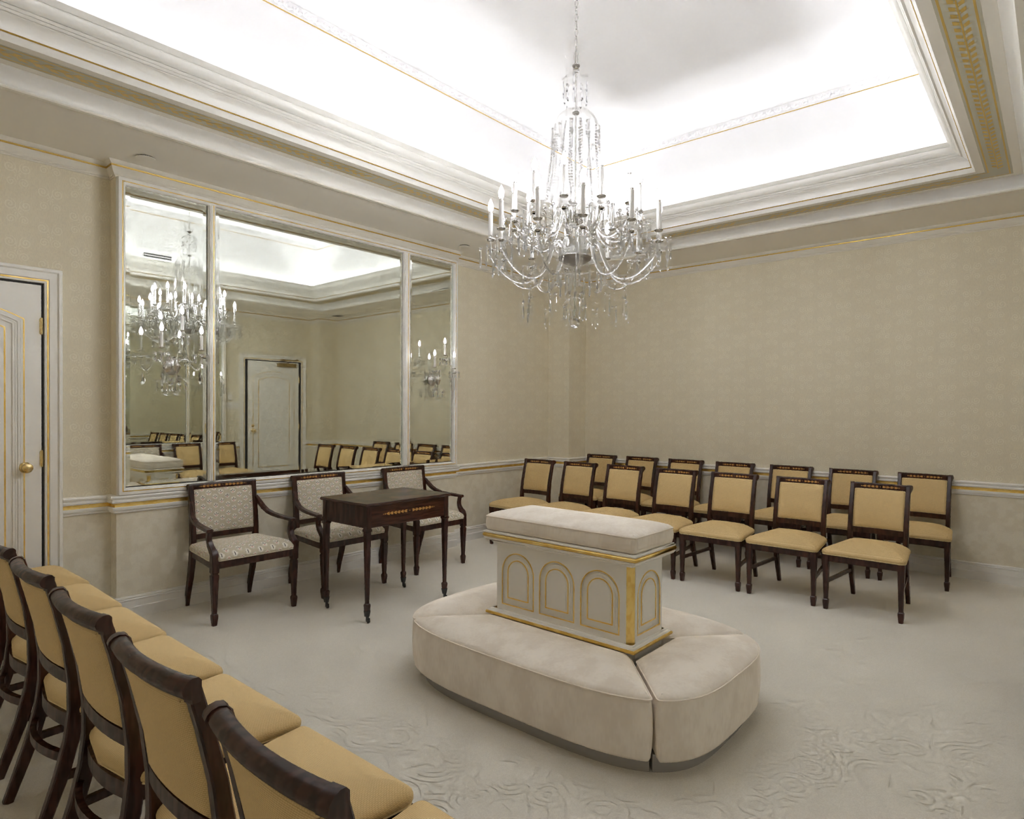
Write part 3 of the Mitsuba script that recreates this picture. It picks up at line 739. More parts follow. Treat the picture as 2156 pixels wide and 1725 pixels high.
def make_armchair():
    p = Proto()
    FW, RW, cz = .585, .475, .848
    fx = FW / 2 - .021
    for s in (-1, 1):
        x = s * fx
        m = cat(bar([(x, .022, .0), (x, .022, .058), (x, .022, .068), (x, .022, .076)], [.026, .037, .036, .027], [.026, .037, .036, .027], (1, 0, 0), .002),
                bar([(x, .022, .074), (x, .022, .318)], [.026, .044], [.026, .044], (1, 0, 0), .003), bar([(x, .022, .318), (x, .022, .326), (x, .022, .334)], [.038, .034, .038], [.038, .034, .038], (1, 0, 0), .003),
                rbox(x - .0225, x + .0225, -.001, .045, .332, .405, .003))
        p.add('front_leg', m, 'wood')
    sag = lambda x: .016 * (1 - (2 * x / RW) ** 2)
    post = np.array([(.577, 0), (.556, .09), (.520, .20), (.492, .31), (.478, .40), (.478, .50), (.486, .62), (.502, .74), (.515, .838)])
    fz = lambda z: np.interp(z, post[:, 1], post[:, 0])
    for s in (-1, 1):
        px = s * (RW / 2 - .017)
        p.add('rear_leg', bar(np.column_stack([np.full(len(post), px), post[:, 0], post[:, 1]]), [.026, .030, .033, .035, .036, .035, .034, .033, .033], [.030, .036, .042, .046, .046, .042, .036, .032, .030], (1, 0, 0), .004), 'wood')
    yc = lambda x: .512 + sag(x)
    sec = [(-.012, .806), (-.014, .815), (-.014, .838), (-.009, .846), (.002, cz + .001), (.014, cz), (.022, .840), (.024, .828), (.020, .814), (.010, .806)]
    p.add('crest_rail', curve_bar(np.linspace(-RW / 2, RW / 2, 17), yc, sec), 'wood', 40)
    il = extr(inlay_row(.165, 5, .0085), .0006); il.vertices = np.column_stack([il.vertices[:, 0], .512 + sag(il.vertices[:, 0]) - .0138 - il.vertices[:, 2], .8275 + il.vertices[:, 1]])
    il.invert(); p.add('inlay', il, 'inlay', False, label='satinwood bellflower inlay along the top rail')
    p.add('back_rail', curve_bar(np.linspace(-RW / 2 + .015, RW / 2 - .015, 13), lambda x: fz(.49) + sag(x), [(-.014, .470), (-.014, .506), (.014, .506), (.014, .470)]), 'wood')
    w, z0, z1 = RW / 2 - .0345, .507, .8065
    L0 = round_poly([(-w, z0), (w, z0), (w, z1), (-w, z1)], .008)
    for nm, sgn, crown, d0 in (('back_pad', 1, .012, .003), ('back_cover', -1, .003, -.001)):
        m, uv = pillow(L0, [(0, 0), (0, .005), (-.005, .012), (-.014, .0155)], lambda d, x, y: crown * (1 - math.exp(-d / .04)), .016)
        vv = m.vertices.copy()
        m.vertices = np.column_stack([vv[:, 0], np.array([fz(z) + sag(x) for x, z in vv[:, :2]]) - sgn * (vv[:, 2] + d0), vv[:, 1]])
        if sgn < 0: m.invert()
        p.add(nm, m, 'medallion_cloth', True, vv[:, :2])
    LL = offset_loop(resample(L0, .03), .0005)
    p.add('back_welt', tube(np.array([(x, fz(z) + sag(x) - .010, z) for x, z in LL]), .0028, 5, True), 'taupe_welt', 60)
    hw, hr = FW / 2 - .002, RW / 2 + .010
    loop = round_poly([(-hw + .040, -.004), (hw - .040, -.004), (hw - .036, .040), (hw + .004, .050), (hr, .46), (-hr, .46), (-hw - .004, .050), (-hw + .036, .040)], .006)
    hull = round_poly(np.array(Polygon(loop).convex_hull.exterior.coords)[:-1], .012)
    m, uv = pillow(hull, [(-.006, .404), (.0, .407), (.005, .416), (.0055, .426), (.002, .436), (-.006, .445), (-.018, .452)], lambda d, x, y: .040 * (1 - math.exp(-d / .085)), .020)
    # the front corners are cut back around the arm posts
    p.add('seat', m, 'medallion_cloth', True, uv * [1, 1])
    p.add('seat_welt', tube(np.column_stack([offset_loop(resample(hull, .03), .001), np.full(len(resample(hull, .03)), .4075)]), .003, 5, True), 'taupe_welt', 60)
    p.add('front_rail', rbox(-fx, fx, .003, .027, .357, .405, .002), 'wood')
    for s in (-1, 1):
        p.add('side_rail', loft([np.array([(s * a - .012, y, .357), (s * a + .012, y, .357), (s * a + .012, y, .405), (s * a - .012, y, .405)]) for a, y in ((fx + .004, .03), (RW / 2 - .017, .475))]), 'wood')
        # arm: leaves the back post, dips and runs level to a scrolled end; the support curls down to the leg
        a = [(s * (RW / 2 - .006), .492, .722), (s * (RW / 2 + .004), .462, .690), (s * (RW / 2 + .014), .420, .652), (s * (RW / 2 + .022), .365, .624), (s * (RW / 2 + .030), .300, .609), (s * (RW / 2 + .038), .220, .602), (s * (RW / 2 + .045), .130, .598), (s * (RW / 2 + .049), .050, .594)]
        arm = p.add('arm', bar(a, [.024, .026, .029, .032, .034, .036, .039, .041], [.034, .036, .034, .028, .025, .024, .023, .020], (1, 0, 0), .004), 'wood', 40)
        q = [(s * (RW / 2 + .043), .072, .590), (s * (RW / 2 + .043), .082, .560), (s * (RW / 2 + .041), .084, .530), (s * (RW / 2 + .038), .072, .500), (s * (RW / 2 + .036), .050, .474), (s * (RW / 2 + .0345), .028, .456), (s * (RW / 2 + .034), .022, .436), (s * (RW / 2 + .034), .022, .400)]
        sup = p.add('arm_support', bar(q, [.030, .030, .031, .033, .036, .040, .043, .044], [.026, .026, .028, .032, .036, .040, .044, .044], (1, 0, 0), .003), 'wood', 40)
        for j in range(4):
            t = .18 + j * .2
            P0 = np.array([np.interp(t, np.linspace(0, 1, 8), [c[i] for c in q]) for i in range(3)])
            P1 = np.array([np.interp(t + .16, np.linspace(0, 1, 8), [c[i] for c in q]) for i in range(3)])
            d = P1 - P0; L = np.linalg.norm(d); ey = d / L; ex = V(1, 0, 0); nz = np.cross(ex, ey)
            h = extr(shapely.affinity.rotate(husk(L * .9, .0075), 90, origin=(0, 0)), .0006)
            hw_ = .0155
            p.add(f'{sup}__inlay', put_on(h, P0 + nz * hw_, ex, ey), 'inlay', False)
    return p
arm = make_armchair()
for i, (y, what) in enumerate(((2.045, 'medallion fabric armchair nearest the white door, left of the small table'), (2.825, 'middle mahogany armchair in medallion fabric, half hidden behind the small table'), (3.695, 'farthest mahogany armchair in medallion fabric, its right arm beyond the table end'))):
    k = thing('armchair', what, 'armchair', 'armchairs under the mirror')
    arm.place(k, pose(-3.985, y, 0, 90 + (-.6, .3, .4)[i]))
k = thing('armchair', 'armchair in medallion fabric reflected at the left of the left mirror pane', 'armchair', 'armchairs under the opposite mirror')
arm.place(k, pose(.12, 3.325, 0, -90))

# ---------------- the small table on casters
def make_table():
    p = Proto(); w, l, h = .530, .750, .766                   # w along x, l along y
    sec = [(0, .016), (.006, .018), (.010, .014), (.0115, .009), (.009, .004), (.003, .001), (-.002, -.002)]
    top = cat(rbox(-w / 2 + .012, w / 2 - .012, -l / 2 + .012, l / 2 - .012, h - .018, h, .001))
    loop = round_poly([(-w / 2 + .012, -l / 2 + .012), (w / 2 - .012, -l / 2 + .012), (w / 2 - .012, l / 2 - .012), (-w / 2 + .012, l / 2 - .012)], .003, 2)
    m, uv = pillow(loop, [(0, h - .020), (.008, h - .019), (.0115, h - .013), (.0105, h - .008), (.008, h - .006), (.009, h - .003), (.0075, h - .0005), (.005, h)], lambda d, x, y: 0, .12)
    p.add('table_top', m, 'wood_flat', 30)
    ax, ay, z0, z1 = w / 2 - .022, l / 2 - .022, .606, h - .019
    for s in (1, -1):
        a = p.add('apron', rbox(s * (ax - .008) - .009, s * (ax - .008) + .009, -ay + .02, ay - .02, z0, z1, .002), 'wood_flat')
        if s > 0:
            il = put_on(extr(inlay_row(.222, 6, .0115), .0006), (ax + .0012, 0, .684), (0, 1, 0), (0, 0, 1))
            p.add(f'{a}__inlay', il, 'inlay', False, label='satinwood bellflower inlay on the front')
            p.add('drawer_line', cat(rbox(ax + .0005, ax + .0016, -ay + .034, -ay + .036, z0 + .004, z1 - .004, .0002), rbox(ax + .0005, ax + .0016, ay - .036, ay - .034, z0 + .004, z1 - .004, .0002)), 'dark_gap')
        p.add('end_apron', rbox(-ax + .02, ax - .02, s * (ay - .008) - .009, s * (ay - .008) + .009, z0, z1, .002), 'wood')
    for sx in (1, -1):
        for sy in (1, -1):
            x, y = sx * (ax - .014), sy * (ay - .014)
            leg = p.add('leg', cat(rbox(x - .019, x + .019, y - .019, y + .019, z0 - .012, z1, .002), bar([(x, y, z0 - .004), (x, y, z0 - .010), (x, y, z0 - .020), (x, y, z0 - .024)], [.040, .046, .046, .036], [.040, .046, .046, .036], (1, 0, 0), .002),
                        bar([(x, y, .118), (x, y, z0 - .020)], [.021, .037], [.021, .037], (1, 0, 0), .002), bar([(x, y, .072), (x, y, .108), (x, y, .118), (x, y, .124)], [.026, .034, .033, .022], [.026, .034, .033, .022], (1, 0, 0), .002)), 'wood')
            cap = cat(bar([(x, y, .040), (x, y, .078)], [.024, .034], [.024, .034], (1, 0, 0), .002), rbox(x - .006, x + .012, y - .007, y + .007, .022, .044, .002))
            p.add(f'{leg}__caster_cup', cap, 'black', label='black caster socket')
            wheel = put_on(lathe([(0, -.007), (.010, -.007), (.0125, -.005), (.0125, .005), (.010, .007), (0, .007)], 16), (x + .014, y, .0125), (1, 0, 0), (0, 0, 1))
            p.add(f'{leg}__caster_wheel', cat(wheel, rbox(x - .001, x + .019, y - .0095, y - .0075, .010, .030, .0005), rbox(x - .001, x + .019, y + .0075, y + .0095, .010, .030, .0005)), 'black')
    return p
k = thing('side_table', 'small mahogany table on casters with inlaid front, between the armchairs and the settee', 'table')
make_table().place(k, pose(-3.575, 2.785, 0, 0.4))

# ---------------- the cream velvet settee around a gilded pedestal
SX, SY = -1.797, 2.550
def make_settee():
    p = Proto()
    a, b, nexp = .830, .555, 3.6
    def outline(da, n=160):
        t = np.linspace(0, 2 * PI, n, endpoint=False); c, s = np.cos(t), np.sin(t)
        return np.column_stack([(a + da) * np.sign(c) * abs(c) ** (2 / nexp), (b + da) * np.sign(s) * abs(s) ** (2 / nexp)])
    oc = Polygon(outline(0))
    bx, by = .4075, .150
    cx, cy = .690, .4585                                        # where the seams between the seats meet the outline
    ix, iy = bx + .028, by + .028; jx, jy = bx + .026, by - .008
    far = lambda s: (ix + (cx - ix) * s, iy + (cy - iy) * s)
    F = far(3.0)
    secs = {'front': [(-F[0], -F[1]), (F[0], -F[1]), (ix, -iy), (ix - .034, -jy), (-ix + .034, -jy), (-ix, -iy)], 'right': [(F[0], -F[1]), (F[0], F[1]), (ix, iy), (ix, -iy)]}
    shapes = []
    for nm, pts in secs.items():
        g = oc.intersection(Polygon(pts)).buffer(-.010, join_style=2, mitre_limit=2.0)
        shapes.append((g, 0)); shapes.append((g, 180))
    pl = Polygon(outline(-.062)); plinth = None
    for g, deg in shapes:
        sect = g if deg == 0 else shapely.affinity.rotate(g, 180, origin=(0, 0))
        c = np.array(sect.simplify(.0006).exterior.coords)[:-1]
        if not sect.exterior.is_ccw: c = c[::-1]
        L = round_poly(c, .016, 4)
        rg = [(-.030, .064), (-.010, .066), (-.002, .078), (.004, .125), (.0065, .185), (.005, .250), (.001, .288), (-.001, .300), (-.005, .307), (-.012, .3135), (-.020, .3185)]
        m, uv = pillow(L, rg, lambda d, x, y: .046 * (1 - math.exp(-d / .085)), .026)
        s = p.add('seat_cushion', m, 'velvet', 60)
        W = offset_loop(resample(L, .02), .0015)
        p.add(f'{s}__piping', tube(np.column_stack([W, np.full(len(W), .300)]), .0030, 6, True), 'velvet_welt', 60)
        gp_ = sect.buffer(.004, join_style=2).intersection(pl)
        p.add('plinth', moved(extr(gp_, .068), (0, 0, 0)), 'plinth_grey', 40)
    # pedestal
    ch = .030
    core = Polygon([(-bx + ch, -by), (bx - ch, -by), (bx, -by + ch), (bx, by - ch), (bx - ch, by), (-bx + ch, by), (-bx, by - ch), (-bx, -by + ch)])
    z0, z1 = .345, .690
    body = p.add('pedestal', moved(extr(core.buffer(-.010, join_style=2), z1 - .05), (0, 0, .05)), 'white')
    def face(o, ex, u0, u1, centres):
        holes = [arch_poly(c - .101, c + .101, .384, .549, .0995, 20) for c in centres]
        panel = sbox(u0, z0 - .06, u1, z1)
        for h in holes: panel = panel.difference(h)
        P_ = lambda m: put_on(m, o, ex, (0, 0, 1))
        p.add(f'{body}_face', P_(lift(extr(panel, .0105), -.0105)), 'white')
        for h in holes:
            k_ = p.add('arch_panel', P_(cat(lift(extr(h.buffer(-.012, join_style=2), .004), -.0105), lift(extr(h.buffer(-.024, join_style=2).buffer(-.0), .0055), -.0085), lift(extr(arch_poly(*[x for x in ()], ) if False else h.buffer(-.046, join_style=2), .0045), -.0055))), 'white', 20)
            p.add(f'{k_}__gilt_bead', P_(lift(extr(ring(h, -.003, .0022), .0030), -.0015)), 'gilt', 20, label='outer gold bead of the arch')
            p.add(f'{k_}__gilt_line', P_(lift(extr(ring(h, .0325, .0375), .0035), -.0035)), 'gilt', 20, label='inner gold line of the arch')
    face((0, -by, 0), (1, 0, 0), -bx + ch, bx - ch, (-.2415, 0, .2415))
    face((0, by, 0), (-1, 0, 0), -bx + ch, bx - ch, (-.2415, 0, .2415))
    face((bx, 0, 0), (0, 1, 0), -by + ch, by - ch, (0,))
    face((-bx, 0, 0), (0, -1, 0), -by + ch, by - ch, (0,))
    for sx in (1, -1):
        for sy in (1, -1):
            u = V(sx, sy, 0) / math.sqrt(2); e = V(-sy, sx, 0) / math.sqrt(2) * (1 if True else 1)
            o = V(sx * (bx - ch / 2), sy * (by - ch / 2), 0); hwid = ch / math.sqrt(2)
            p.add('gilt_corner', put_on(lift(extr(sbox(-hwid + .002, z0, hwid - .002, z1), .012), -.014), o, e, (0, 0, 1)), 'gilt', label='gilded corner strip')
    def ringmould(pr): 
        return mitred([(-bx, -by), (bx, -by), (bx, by), (-bx, by)], [(-d, z) for d, z in pr], True)
    p.add('base_moulding', ringmould([(0, .352), (.006, .351), (.010, .346), (.018, .344), (.022, .338)]), 'white')
    p.add('base_gilt', ringmould([(.020, .339), (.026, .337), (.028, .331), (.026, .325), (.018, .322)]), 'gilt', label='gold bead at the foot of the pedestal')
    p.add('cap_moulding', cat(ringmould([(-.012, .686), (.003, .690), (.006, .696), (.016, .699), (.024, .702), (.030, .706), (.030, .710), (.034, .712), (.036, .717), (.033, .720)]), ringmould([(.032, .738), (.036, .741), (.037, .746), (.034, .750), (.028, .753), (-.1, .753)])), 'white')
    p.add('cap_gilt', ringmould([(.031, .7195), (.0355, .7215), (.0385, .7255), (.0395, .7295), (.0385, .7335), (.0355, .7375), (.031, .739)]), 'gilt', 50, label='gilded half round band under the top cushion')
    # top cushion
    tx, ty = .438, .182
    L = round_poly([(-tx, -ty), (tx, -ty), (tx, ty), (-tx, ty)], .022, 4)
    m, uv = pillow(L, [(-.012, .7535), (-.003, .757), (.003, .775), (.004, .795), (.001, .815), (-.001, .824), (-.006, .831), (-.020, .838)], lambda d, x, y: .040 * (1 - math.exp(-d / .10)), .022)
    t = p.add('top_cushion', m, 'velvet', 60)
    W = offset_loop(resample(L, .02), .0008)
    p.add(f'{t}__piping', tube(np.column_stack([W, np.full(len(W), .8240)]), .0024, 6, True), 'velvet_welt', 60)
    return p
k = thing('round_settee', 'cream velvet settee with four seats around a white and gold arched pedestal with cushioned top', 'settee')
make_settee().place(k, pose(SX, SY, 0, 0))

# ================================================================== CRYSTAL LIGHTS
def prism_drop(L, w, n=6):
    """a cut drop hanging from the origin: a bead, a pin and a long spear"""
    b = w * .62
    bead = lathe([(0, -2.1 * b), (b * .75, -1.7 * b), (b, -1.05 * b), (b * .75, -.4 * b), (0, 0)], n)
    t = -2.35 * b
    spear = lathe([(0, -L), (w * .50, -L + w * 1.05), (w * .46, -L + w * 1.5), (w * .24, t - w * .6), (w * .20, t - .001), (0, t)], n)
    return cat(bead, spear)
def almond(L, w):
    return lathe([(0, -L), (w * .28, -L * .93), (w * .5, -L * .72), (w * .38, -L * .42), (w * .16, -L * .12), (0, 0)], 8)
def bead_mesh(r): return lathe([(0, -r), (r * .75, -r * .62), (r, 0), (r * .75, r * .62), (0, r)], 6)
def bead_line(pts, r, gap):
    p = np.asarray(pts, float); s = np.concatenate([[0], np.cumsum(np.linalg.norm(np.diff(p, axis=0), axis=1))])
    n = max(2, int(s[-1] / gap)); b = bead_mesh(r)
    return cat([moved(b, [np.interp(t, s, p[:, i]) for i in range(3)]) for t in np.linspace(0, s[-1], n)])
def scalloped(prof, n, k, amp, n_seg=None):
    """an open lathe shell whose rim is lifted in k lobes"""
    m = lathe(prof, n); z0, z1 = prof[0][1], prof[-1][1]
    a = np.arctan2(m.vertices[:, 1], m.vertices[:, 0]); r = np.hypot(m.vertices[:, 0], m.vertices[:, 1])
    f = np.clip((r - prof[0][0]) / (prof[-1][0] - prof[0][0]), 0, 1) ** 2
    m.vertices[:, 2] += f * amp * np.abs(np.cos(a * k / 2))
    return m

BULB_E = lambda L, w: {'type': 'area', 'radiance': rgb(*[L * c for c in BULB_RGB]), 'sampling_weight': w}
_g = {}
def shared(name, mesh, mat, smooth=30):
    if name not in _g: _g[name] = mikit.ply(mesh() if callable(mesh) else mesh, mat, smooth=smooth)
    return _g[name]
def light_end(p, arm, x, y, z, a0, s, candle, nd, L, weight, drop=.122):
    """metal cup, glass pan hung with drops, glass nozzle, candle sleeve and bulb, as sub-parts of an arm that ends at x, y, z"""
    at = lambda dz=0: T().translate([x, y, z + dz]).rotate([0, 0, 1], a0)
    tag = f'{s:.2f}'
    p.add(f'{arm}__cup', shared('cup' + tag, lambda: lathe([(0, -.004), (.012 * s, -.004), (.016 * s, .004), (.012 * s, .012), (0, .014)], 12), 'chrome'), None, at=at())
    p.add(f'{arm}__drip_pan', shared('pan' + tag, lambda: scalloped([(.008 * s, .014 * s), (.030 * s, .010 * s), (.050 * s, .016 * s), (.064 * s, .026 * s)], 24, 8, .004), 'thin_glass', 50), None, at=at())
    p.add(f'{arm}__nozzle', shared('noz' + tag, lambda: scalloped([(.012 * s, .012 * s), (.022 * s, .022 * s), (.024 * s, .032 * s), (.017 * s, .046 * s), (.020 * s, .056 * s), (.033 * s, .066 * s)], 20, 8, .004), 'thin_glass', 50), None, at=at())
    p.add(f'{arm}__collar', shared('col' + tag, lambda: lathe([(0, .052 * s), (.019 * s, .054 * s), (.023 * s, .060 * s), (.016 * s, .064 * s), (0, .064 * s)], 16), 'chrome'), None, at=at())
    c0 = .060 * s; c1 = c0 + candle
    p.add(f'{arm}__candle', shared('can' + tag, lambda: lathe([(0, c0), (.0125 * s, c0), (.0125 * s, c1 - .008), (0, c1 - .008)], 16), 'candle', 40), None, at=at())
    p.add(f'{arm}__socket', shared('soc' + tag, lambda: lathe([(0, c1 - .009), (.0095 * s, c1 - .009), (.0095 * s, c1 + .002), (0, c1 + .002)], 12), 'chrome'), None, at=at())
    b = .074 * s
    p.add(f'{arm}__bulb', shared('blb' + tag, lambda: lathe([(0, c1), (.008 * s, c1 + .002), (.0135 * s, c1 + b * .18), (.0160 * s, c1 + b * .36), (.0138 * s, c1 + b * .58), (.0078 * s, c1 + b * .80), (.003 * s, c1 + b * .94), (0, c1 + b)], 14), 'plastic', True), None, emitter=BULB_E(L, weight), at=at())
    for i in range(nd):
        t = 2 * PI * (i + .5) / nd
        p.add(f'{arm}__crystal_drop', shared(f'drp{drop:.3f}', lambda: prism_drop(drop, .0155), 'crystal', False), None,
              at=T().translate([x + .060 * s * math.cos(t), y + .060 * s * math.sin(t), z + .022 * s]).rotate([0, 0, 1], 30 + math.degrees(t)))

def arc_pts(pts, n=18):
    """a smooth curve through the (r, z) points"""
    from scipy.interpolate import CubicSpline
    q = np.asarray(pts, float); s = np.concatenate([[0], np.cumsum(np.linalg.norm(np.diff(q, axis=0), axis=1))])
    return CubicSpline(s, q)(np.linspace(0, s[-1], n))

def make_chandelier():
    p = Proto()
    ZT = Z_CEIL2
    p.add('ceiling_rose', lathe([(0, ZT - .045), (.02, ZT - .045), (.05, ZT - .02), (.06, ZT), (0, ZT)], 24), 'chrome')
    lk = tube([(.0085 * math.cos(t), 0, .019 * math.sin(t) + (.004 if math.sin(t) > 0 else -.004)) for t in np.linspace(0, 2 * PI, 14, endpoint=False)], .0022, 6, True)
    lkd = mikit.ply(lk, 'chrome', smooth=40)
    z = ZT - .062; i = 0
    while z > 3.372:
        p.add('chain_link', lkd, None, at=T().translate([0, 0, z]).rotate([0, 0, 1], 90 * (i % 2) + 12)); z -= .0400; i += 1
    p.add('hook_rod', lathe([(0, 3.255), (.011, 3.255), (.011, 3.335), (.006, 3.345), (.004, 3.375), (0, 3.376)], 12), 'chrome')
    p.add('top_bowl', scalloped([(.014, 3.258), (.034, 3.268), (.050, 3.292), (.064, 3.325), (.080, 3.346)], 48, 9, .026), 'thin_glass', 60, label='scalloped clear glass bowl')
    p.add('bowl_cap', lathe([(0, 3.262), (.020, 3.262), (.022, 3.268), (.012, 3.274), (0, 3.275)], 20), 'pewter')
    p.add('neck', lathe([(0, 3.228), (.013, 3.228), (.019, 3.240), (.013, 3.252), (.017, 3.260), (0, 3.262)], 16), 'crystal')
    p.add('small_canopy', scalloped([(.012, 3.232), (.036, 3.228), (.056, 3.214), (.072, 3.196)], 40, 12, .005), 'thin_glass', 60)
    p.add('stem', lathe([(.017, 3.012), (.017, 3.225)], 16), 'thin_glass', 40, label='clear glass stem')
    p.add('stem_rod', lathe([(0, 2.44), (.005, 2.44), (.005, 3.23), (0, 3.23)], 8), 'chrome')
    d1 = mikit.ply(prism_drop(.098, .0135), 'crystal'); d2 = mikit.ply(prism_drop(.086, .0130), 'crystal'); d3 = mikit.ply(prism_drop(.105, .0130), 'crystal'); d4 = mikit.ply(prism_drop(.130, .0135), 'crystal')
    def ring_drops(n, r, z, d, a=0., sub=None):
        for i in range(n):
            t = 2 * PI * (i + a) / n
            p.add('crystal_drop', d, None, at=T().translate([r * math.cos(t), r * math.sin(t), z]).rotate([0, 0, 1], math.degrees(t)))
    ring_drops(11, .071, 3.196, d1); ring_drops(9, .062, 3.150, d1, .5)
    p.add('main_canopy', scalloped([(.018, 3.024), (.050, 3.020), (.084, 3.002), (.112, 2.968), (.131, 2.922)], 64, 16, .006), 'thin_glass', 60, label='domed clear glass canopy')
    p.add('canopy_cap', lathe([(0, 3.000), (.018, 3.002), (.020, 3.010), (.010, 3.016), (0, 3.016)], 16), 'pewter')
    ring_drops(10, .126, 2.922, d2, .25); ring_drops(8, .122, 2.868, d1, .6)
    for i in range(16):
        t = 2 * PI * i / 16
        u = np.linspace(0, 1, 10)
        rr = .131 + (.176 - .131) * u - .012 * np.sin(PI * u); zz = 2.918 - .412 * u
        p.add('bead_strand', bead_line(np.column_stack([rr * math.cos(t), rr * math.sin(t), zz]), .0068, .0150), 'crystal', False)
    for i in range(8):
        t = 2 * PI * (i + .4) / 8; u = np.linspace(0, 1, 6); rr = .062 - .008 * u + .02 * np.sin(PI * u); zz = 2.95 - .36 * u
        p.add('bead_strand', bead_line(np.column_stack([rr * math.cos(t), rr * math.sin(t), zz]), .0066, .0150), 'crystal', False)
    p.add('inner_canopy', scalloped([(.012, 2.925), (.03, 2.920), (.05, 2.900), (.058, 2.880)], 32, 10, .004), 'thin_glass', 60)
    p.add('column', lathe([(.012, 2.90), (.014, 2.72), (.026, 2.68), (.030, 2.64), (.018, 2.58), (.014, 2.50)][::-1], 16), 'thin_glass', 50)
    p.add('upper_pan', scalloped([(.02, 2.50), (.08, 2.495), (.13, 2.508), (.172, 2.528)], 48, 16, .006), 'thin_glass', 60)
    p.add('upper_hub', lathe([(0, 2.395), (.030, 2.398), (.052, 2.412), (.055, 2.424), (.040, 2.440), (.012, 2.452), (0, 2.452)], 24), 'chrome')
    p.add('baluster', lathe([(.016, 2.215), (.030, 2.245), (.036, 2.285), (.024, 2.335), (.018, 2.365), (.026, 2.395)], 16), 'thin_glass', 50)
    p.add('lower_hub', lathe([(0, 2.165), (.020, 2.168), (.060, 2.182), (.088, 2.200), (.092, 2.212), (.070, 2.224), (.020, 2.236), (0, 2.238)], 32), 'pewter', 40, label='grey metal hub')
    th0 = math.degrees(math.atan2(-CHY, -CHX))
    lo = arc_pts([(.060, 2.222), (.074, 2.285), (.108, 2.302), (.150, 2.240), (.192, 2.140), (.250, 2.082), (.318, 2.078), (.390, 2.122), (.446, 2.186), (.466, 2.240)], 22)
    upp = arc_pts([(.045, 2.425), (.056, 2.478), (.086, 2.482), (.118, 2.415), (.160, 2.325), (.212, 2.290), (.268, 2.304), (.322, 2.345), (.346, 2.376)], 18)
    loD = mikit.ply(tube(np.column_stack([lo[:, 0], lo[:, 0] * 0, lo[:, 1]]), .0105, 8), 'crystal', smooth=50)
    upD = mikit.ply(tube(np.column_stack([upp[:, 0], upp[:, 0] * 0, upp[:, 1]]), .0092, 8), 'crystal', smooth=50)
    for tier, (ph, R, z, D) in enumerate(((6., .466, 2.244, loD), (-8., .346, 2.380, upD))):
        for i in range(12):
            a = th0 + ph + 30 * i + (i * 31 % 7 - 3) * .5; t = math.radians(a)
            arm = p.add('arm', D, None, at=T().rotate([0, 0, 1], a))
            light_end(p, arm, R * math.cos(t), R * math.sin(t), z, a, 1.0, .152, 8, BULB_L, .25)
            if tier == 0:
                for j, (dr_, dt, dz) in enumerate(((.0, -.060, 0), (.0, .060, 0), (.012, 0, -.022))):
                    r = .285 + dr_
                    p.add('crystal_drop', d3, None, at=T().translate([r * math.cos(t + dt), r * math.sin(t + dt), 1.975 + dz]).rotate([0, 0, 1], a))
                p.add('pendant_ring', cat(tube([(.285 * math.cos(t) - .020 * math.cos(v) * math.sin(t), .285 * math.sin(t) + .020 * math.cos(v) * math.cos(t), 1.985 + .022 * math.sin(v)) for v in np.linspace(0, 2 * PI, 14, endpoint=False)], .0014, 5, True),
                      bead_line([(.285 * math.cos(t), .285 * math.sin(t), 2.068), (.285 * math.cos(t), .285 * math.sin(t), 2.012)], .0058, .0135)), 'crystal', False)
                t2 = math.radians(th0 + ph + 30 * (i + 1) + ((i + 1) % 12 * 31 % 7 - 3) * .5); u = np.linspace(0, 1, 12)
                aa = t + (t2 - t) * u; rr = R - .03 - .02 * np.sin(PI * u)
                p.add('bead_swag', bead_line(np.column_stack([rr * np.cos(aa), rr * np.sin(aa), z + .012 - .11 * np.sin(PI * u)]), .0060, .0150), 'crystal', False)
    p.add('lower_pan', scalloped([(.03, 2.140), (.08, 2.134), (.12, 2.142), (.150, 2.156)], 48, 16, .006), 'thin_glass', 60)
    ring_drops(16, .146, 2.150, d4); ring_drops(10, .085, 2.120, d4, .5)
    p.add('lower_stem', lathe([(.010, 1.985), (.012, 2.02), (.024, 2.05), (.026, 2.07), (.014, 2.10), (.012, 2.165)], 16), 'thin_glass', 50)
    p.add('lower_rod', lathe([(0, 1.885), (.004, 1.885), (.004, 2.17), (0, 2.17)], 8), 'chrome')
    p.add('bottom_canopy', scalloped([(.010, 1.994), (.026, 1.990), (.048, 1.978), (.066, 1.954)], 48, 12, .006), 'thin_glass', 60, label='small scalloped glass canopy at the bottom')
    d5 = mikit.ply(prism_drop(.088, .0140), 'crystal')
    ring_drops(10, .064, 1.952, d5, .2)
    ball = trimesh.creation.icosphere(1, .030); ball.apply_translation([0, 0, 1.851])
    p.add('finial_ball', ball, 'crystal', False, label='cut crystal ball')
    return p
k = thing('chandelier', 'large crystal chandelier with white candles hanging from the raised ceiling', 'chandelier')
make_chandelier().place(k, pose(CHX, CHY, 0, 0))

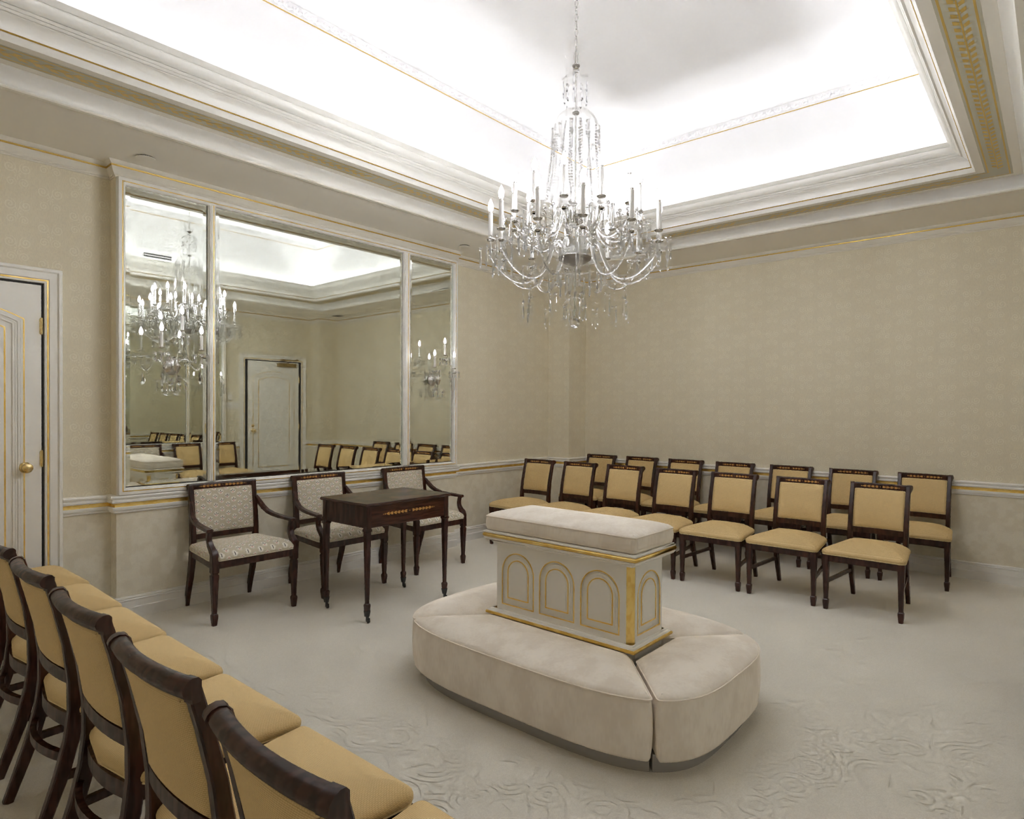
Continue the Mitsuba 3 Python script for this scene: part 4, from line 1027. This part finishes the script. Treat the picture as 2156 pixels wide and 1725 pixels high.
def make_sconce():
    """local +x comes out of the mirror, z = 0 is the middle of the back plate"""
    p = Proto(); s = .80
    p.add('back_plate', put_on(lathe([(0, .001), (.052, .001), (.055, .006), (.046, .018), (.020, .030), (0, .032)], 28), (0, 0, 0), (0, 1, 0), (0, 0, 1)), 'chrome', 40)
    p.add('spindle', tube([(.01, 0, 0), (.075, 0, 0), (.085, 0, 0)], [.010, .012, .004], 10), 'chrome')
    p.add('hub', moved(lathe([(0, -.045), (.012, -.04), (.026, -.01), (.028, .005), (.016, .020), (.010, .045), (0, .047)], 16), (.085, 0, 0)), 'chrome')
    a = arc_pts([(.085, .0, .01), (.095, .03, .05), (.115, .055, .055), (.140, .080, .005), (.160, .105, -.02), (.175, .122, .015), (.178, .125, .062)], 16)
    for sy in (-1, 1):
        q = a * [1, sy, 1]
        arm = p.add('arm', tube(q, .0068, 8), 'crystal', 50)
        light_end(p, arm, .178, sy * .125, .066, 0, s, .105, 8, SCONCE_L, .2, .066)
        p.add('almond_pendant', moved(almond(.085, .036), (.172, sy * .118, -.035)), 'crystal', False, label='large cut almond pendant')
        u = np.linspace(0, 1, 12)
        p.add('bead_swag', bead_line(np.column_stack([.085 + .085 * u, sy * .115 * u, -.01 + .03 * u - .10 * np.sin(PI * u)]), .0052, .0135), 'crystal', False)
    q = arc_pts([(.085, 0, .03), (.105, 0, .085), (.135, 0, .10), (.160, 0, .085), (.178, 0, .11), (.180, 0, .182)], 14)
    arm = p.add('arm', tube(q, .0068, 8), 'crystal', 50)
    light_end(p, arm, .180, 0, .186, 0, s, .105, 8, SCONCE_L, .2, .066)
    p.add('lower_rod', tube([(.085, 0, -.04), (.085, 0, -.16)], .004, 8), 'chrome')
    p.add('lower_canopy', moved(scalloped([(.008, -.068), (.025, -.072), (.045, -.084), (.062, -.104)], 40, 10, .005), (.085, 0, 0)), 'thin_glass', 60)
    d = mikit.ply(prism_drop(.062, .0150), 'crystal')
    for i in range(8):
        t = 2 * PI * i / 8
        p.add('crystal_drop', d, None, at=T().translate([.085 + .060 * math.cos(t), .060 * math.sin(t), -.105]))
    ball = trimesh.creation.icosphere(1, .022); ball.apply_translation([.085, 0, -.175]); p.add('finial_ball', ball, 'crystal', False)
    return p
sc = make_sconce()
for x, y, deg, what in ((XLP + .0115, 1.728, 0, 'crystal wall sconce with three candles mounted on the left mirror pane'), (XLP + .0115, 4.085, 0, 'crystal wall sconce with three candles mounted on the narrow right mirror pane'),
                        (XRP - .0115, 4.245, 180, 'crystal wall sconce on the opposite mirror, reflected beside the door'), (XRP - .0115, 1.76, 180, 'crystal wall sconce on the far end of the opposite mirror')):
    k = thing('wall_sconce', what, 'wall lamp', 'crystal wall sconces')
    sc.place(k, pose(x, y, 1.648, deg))
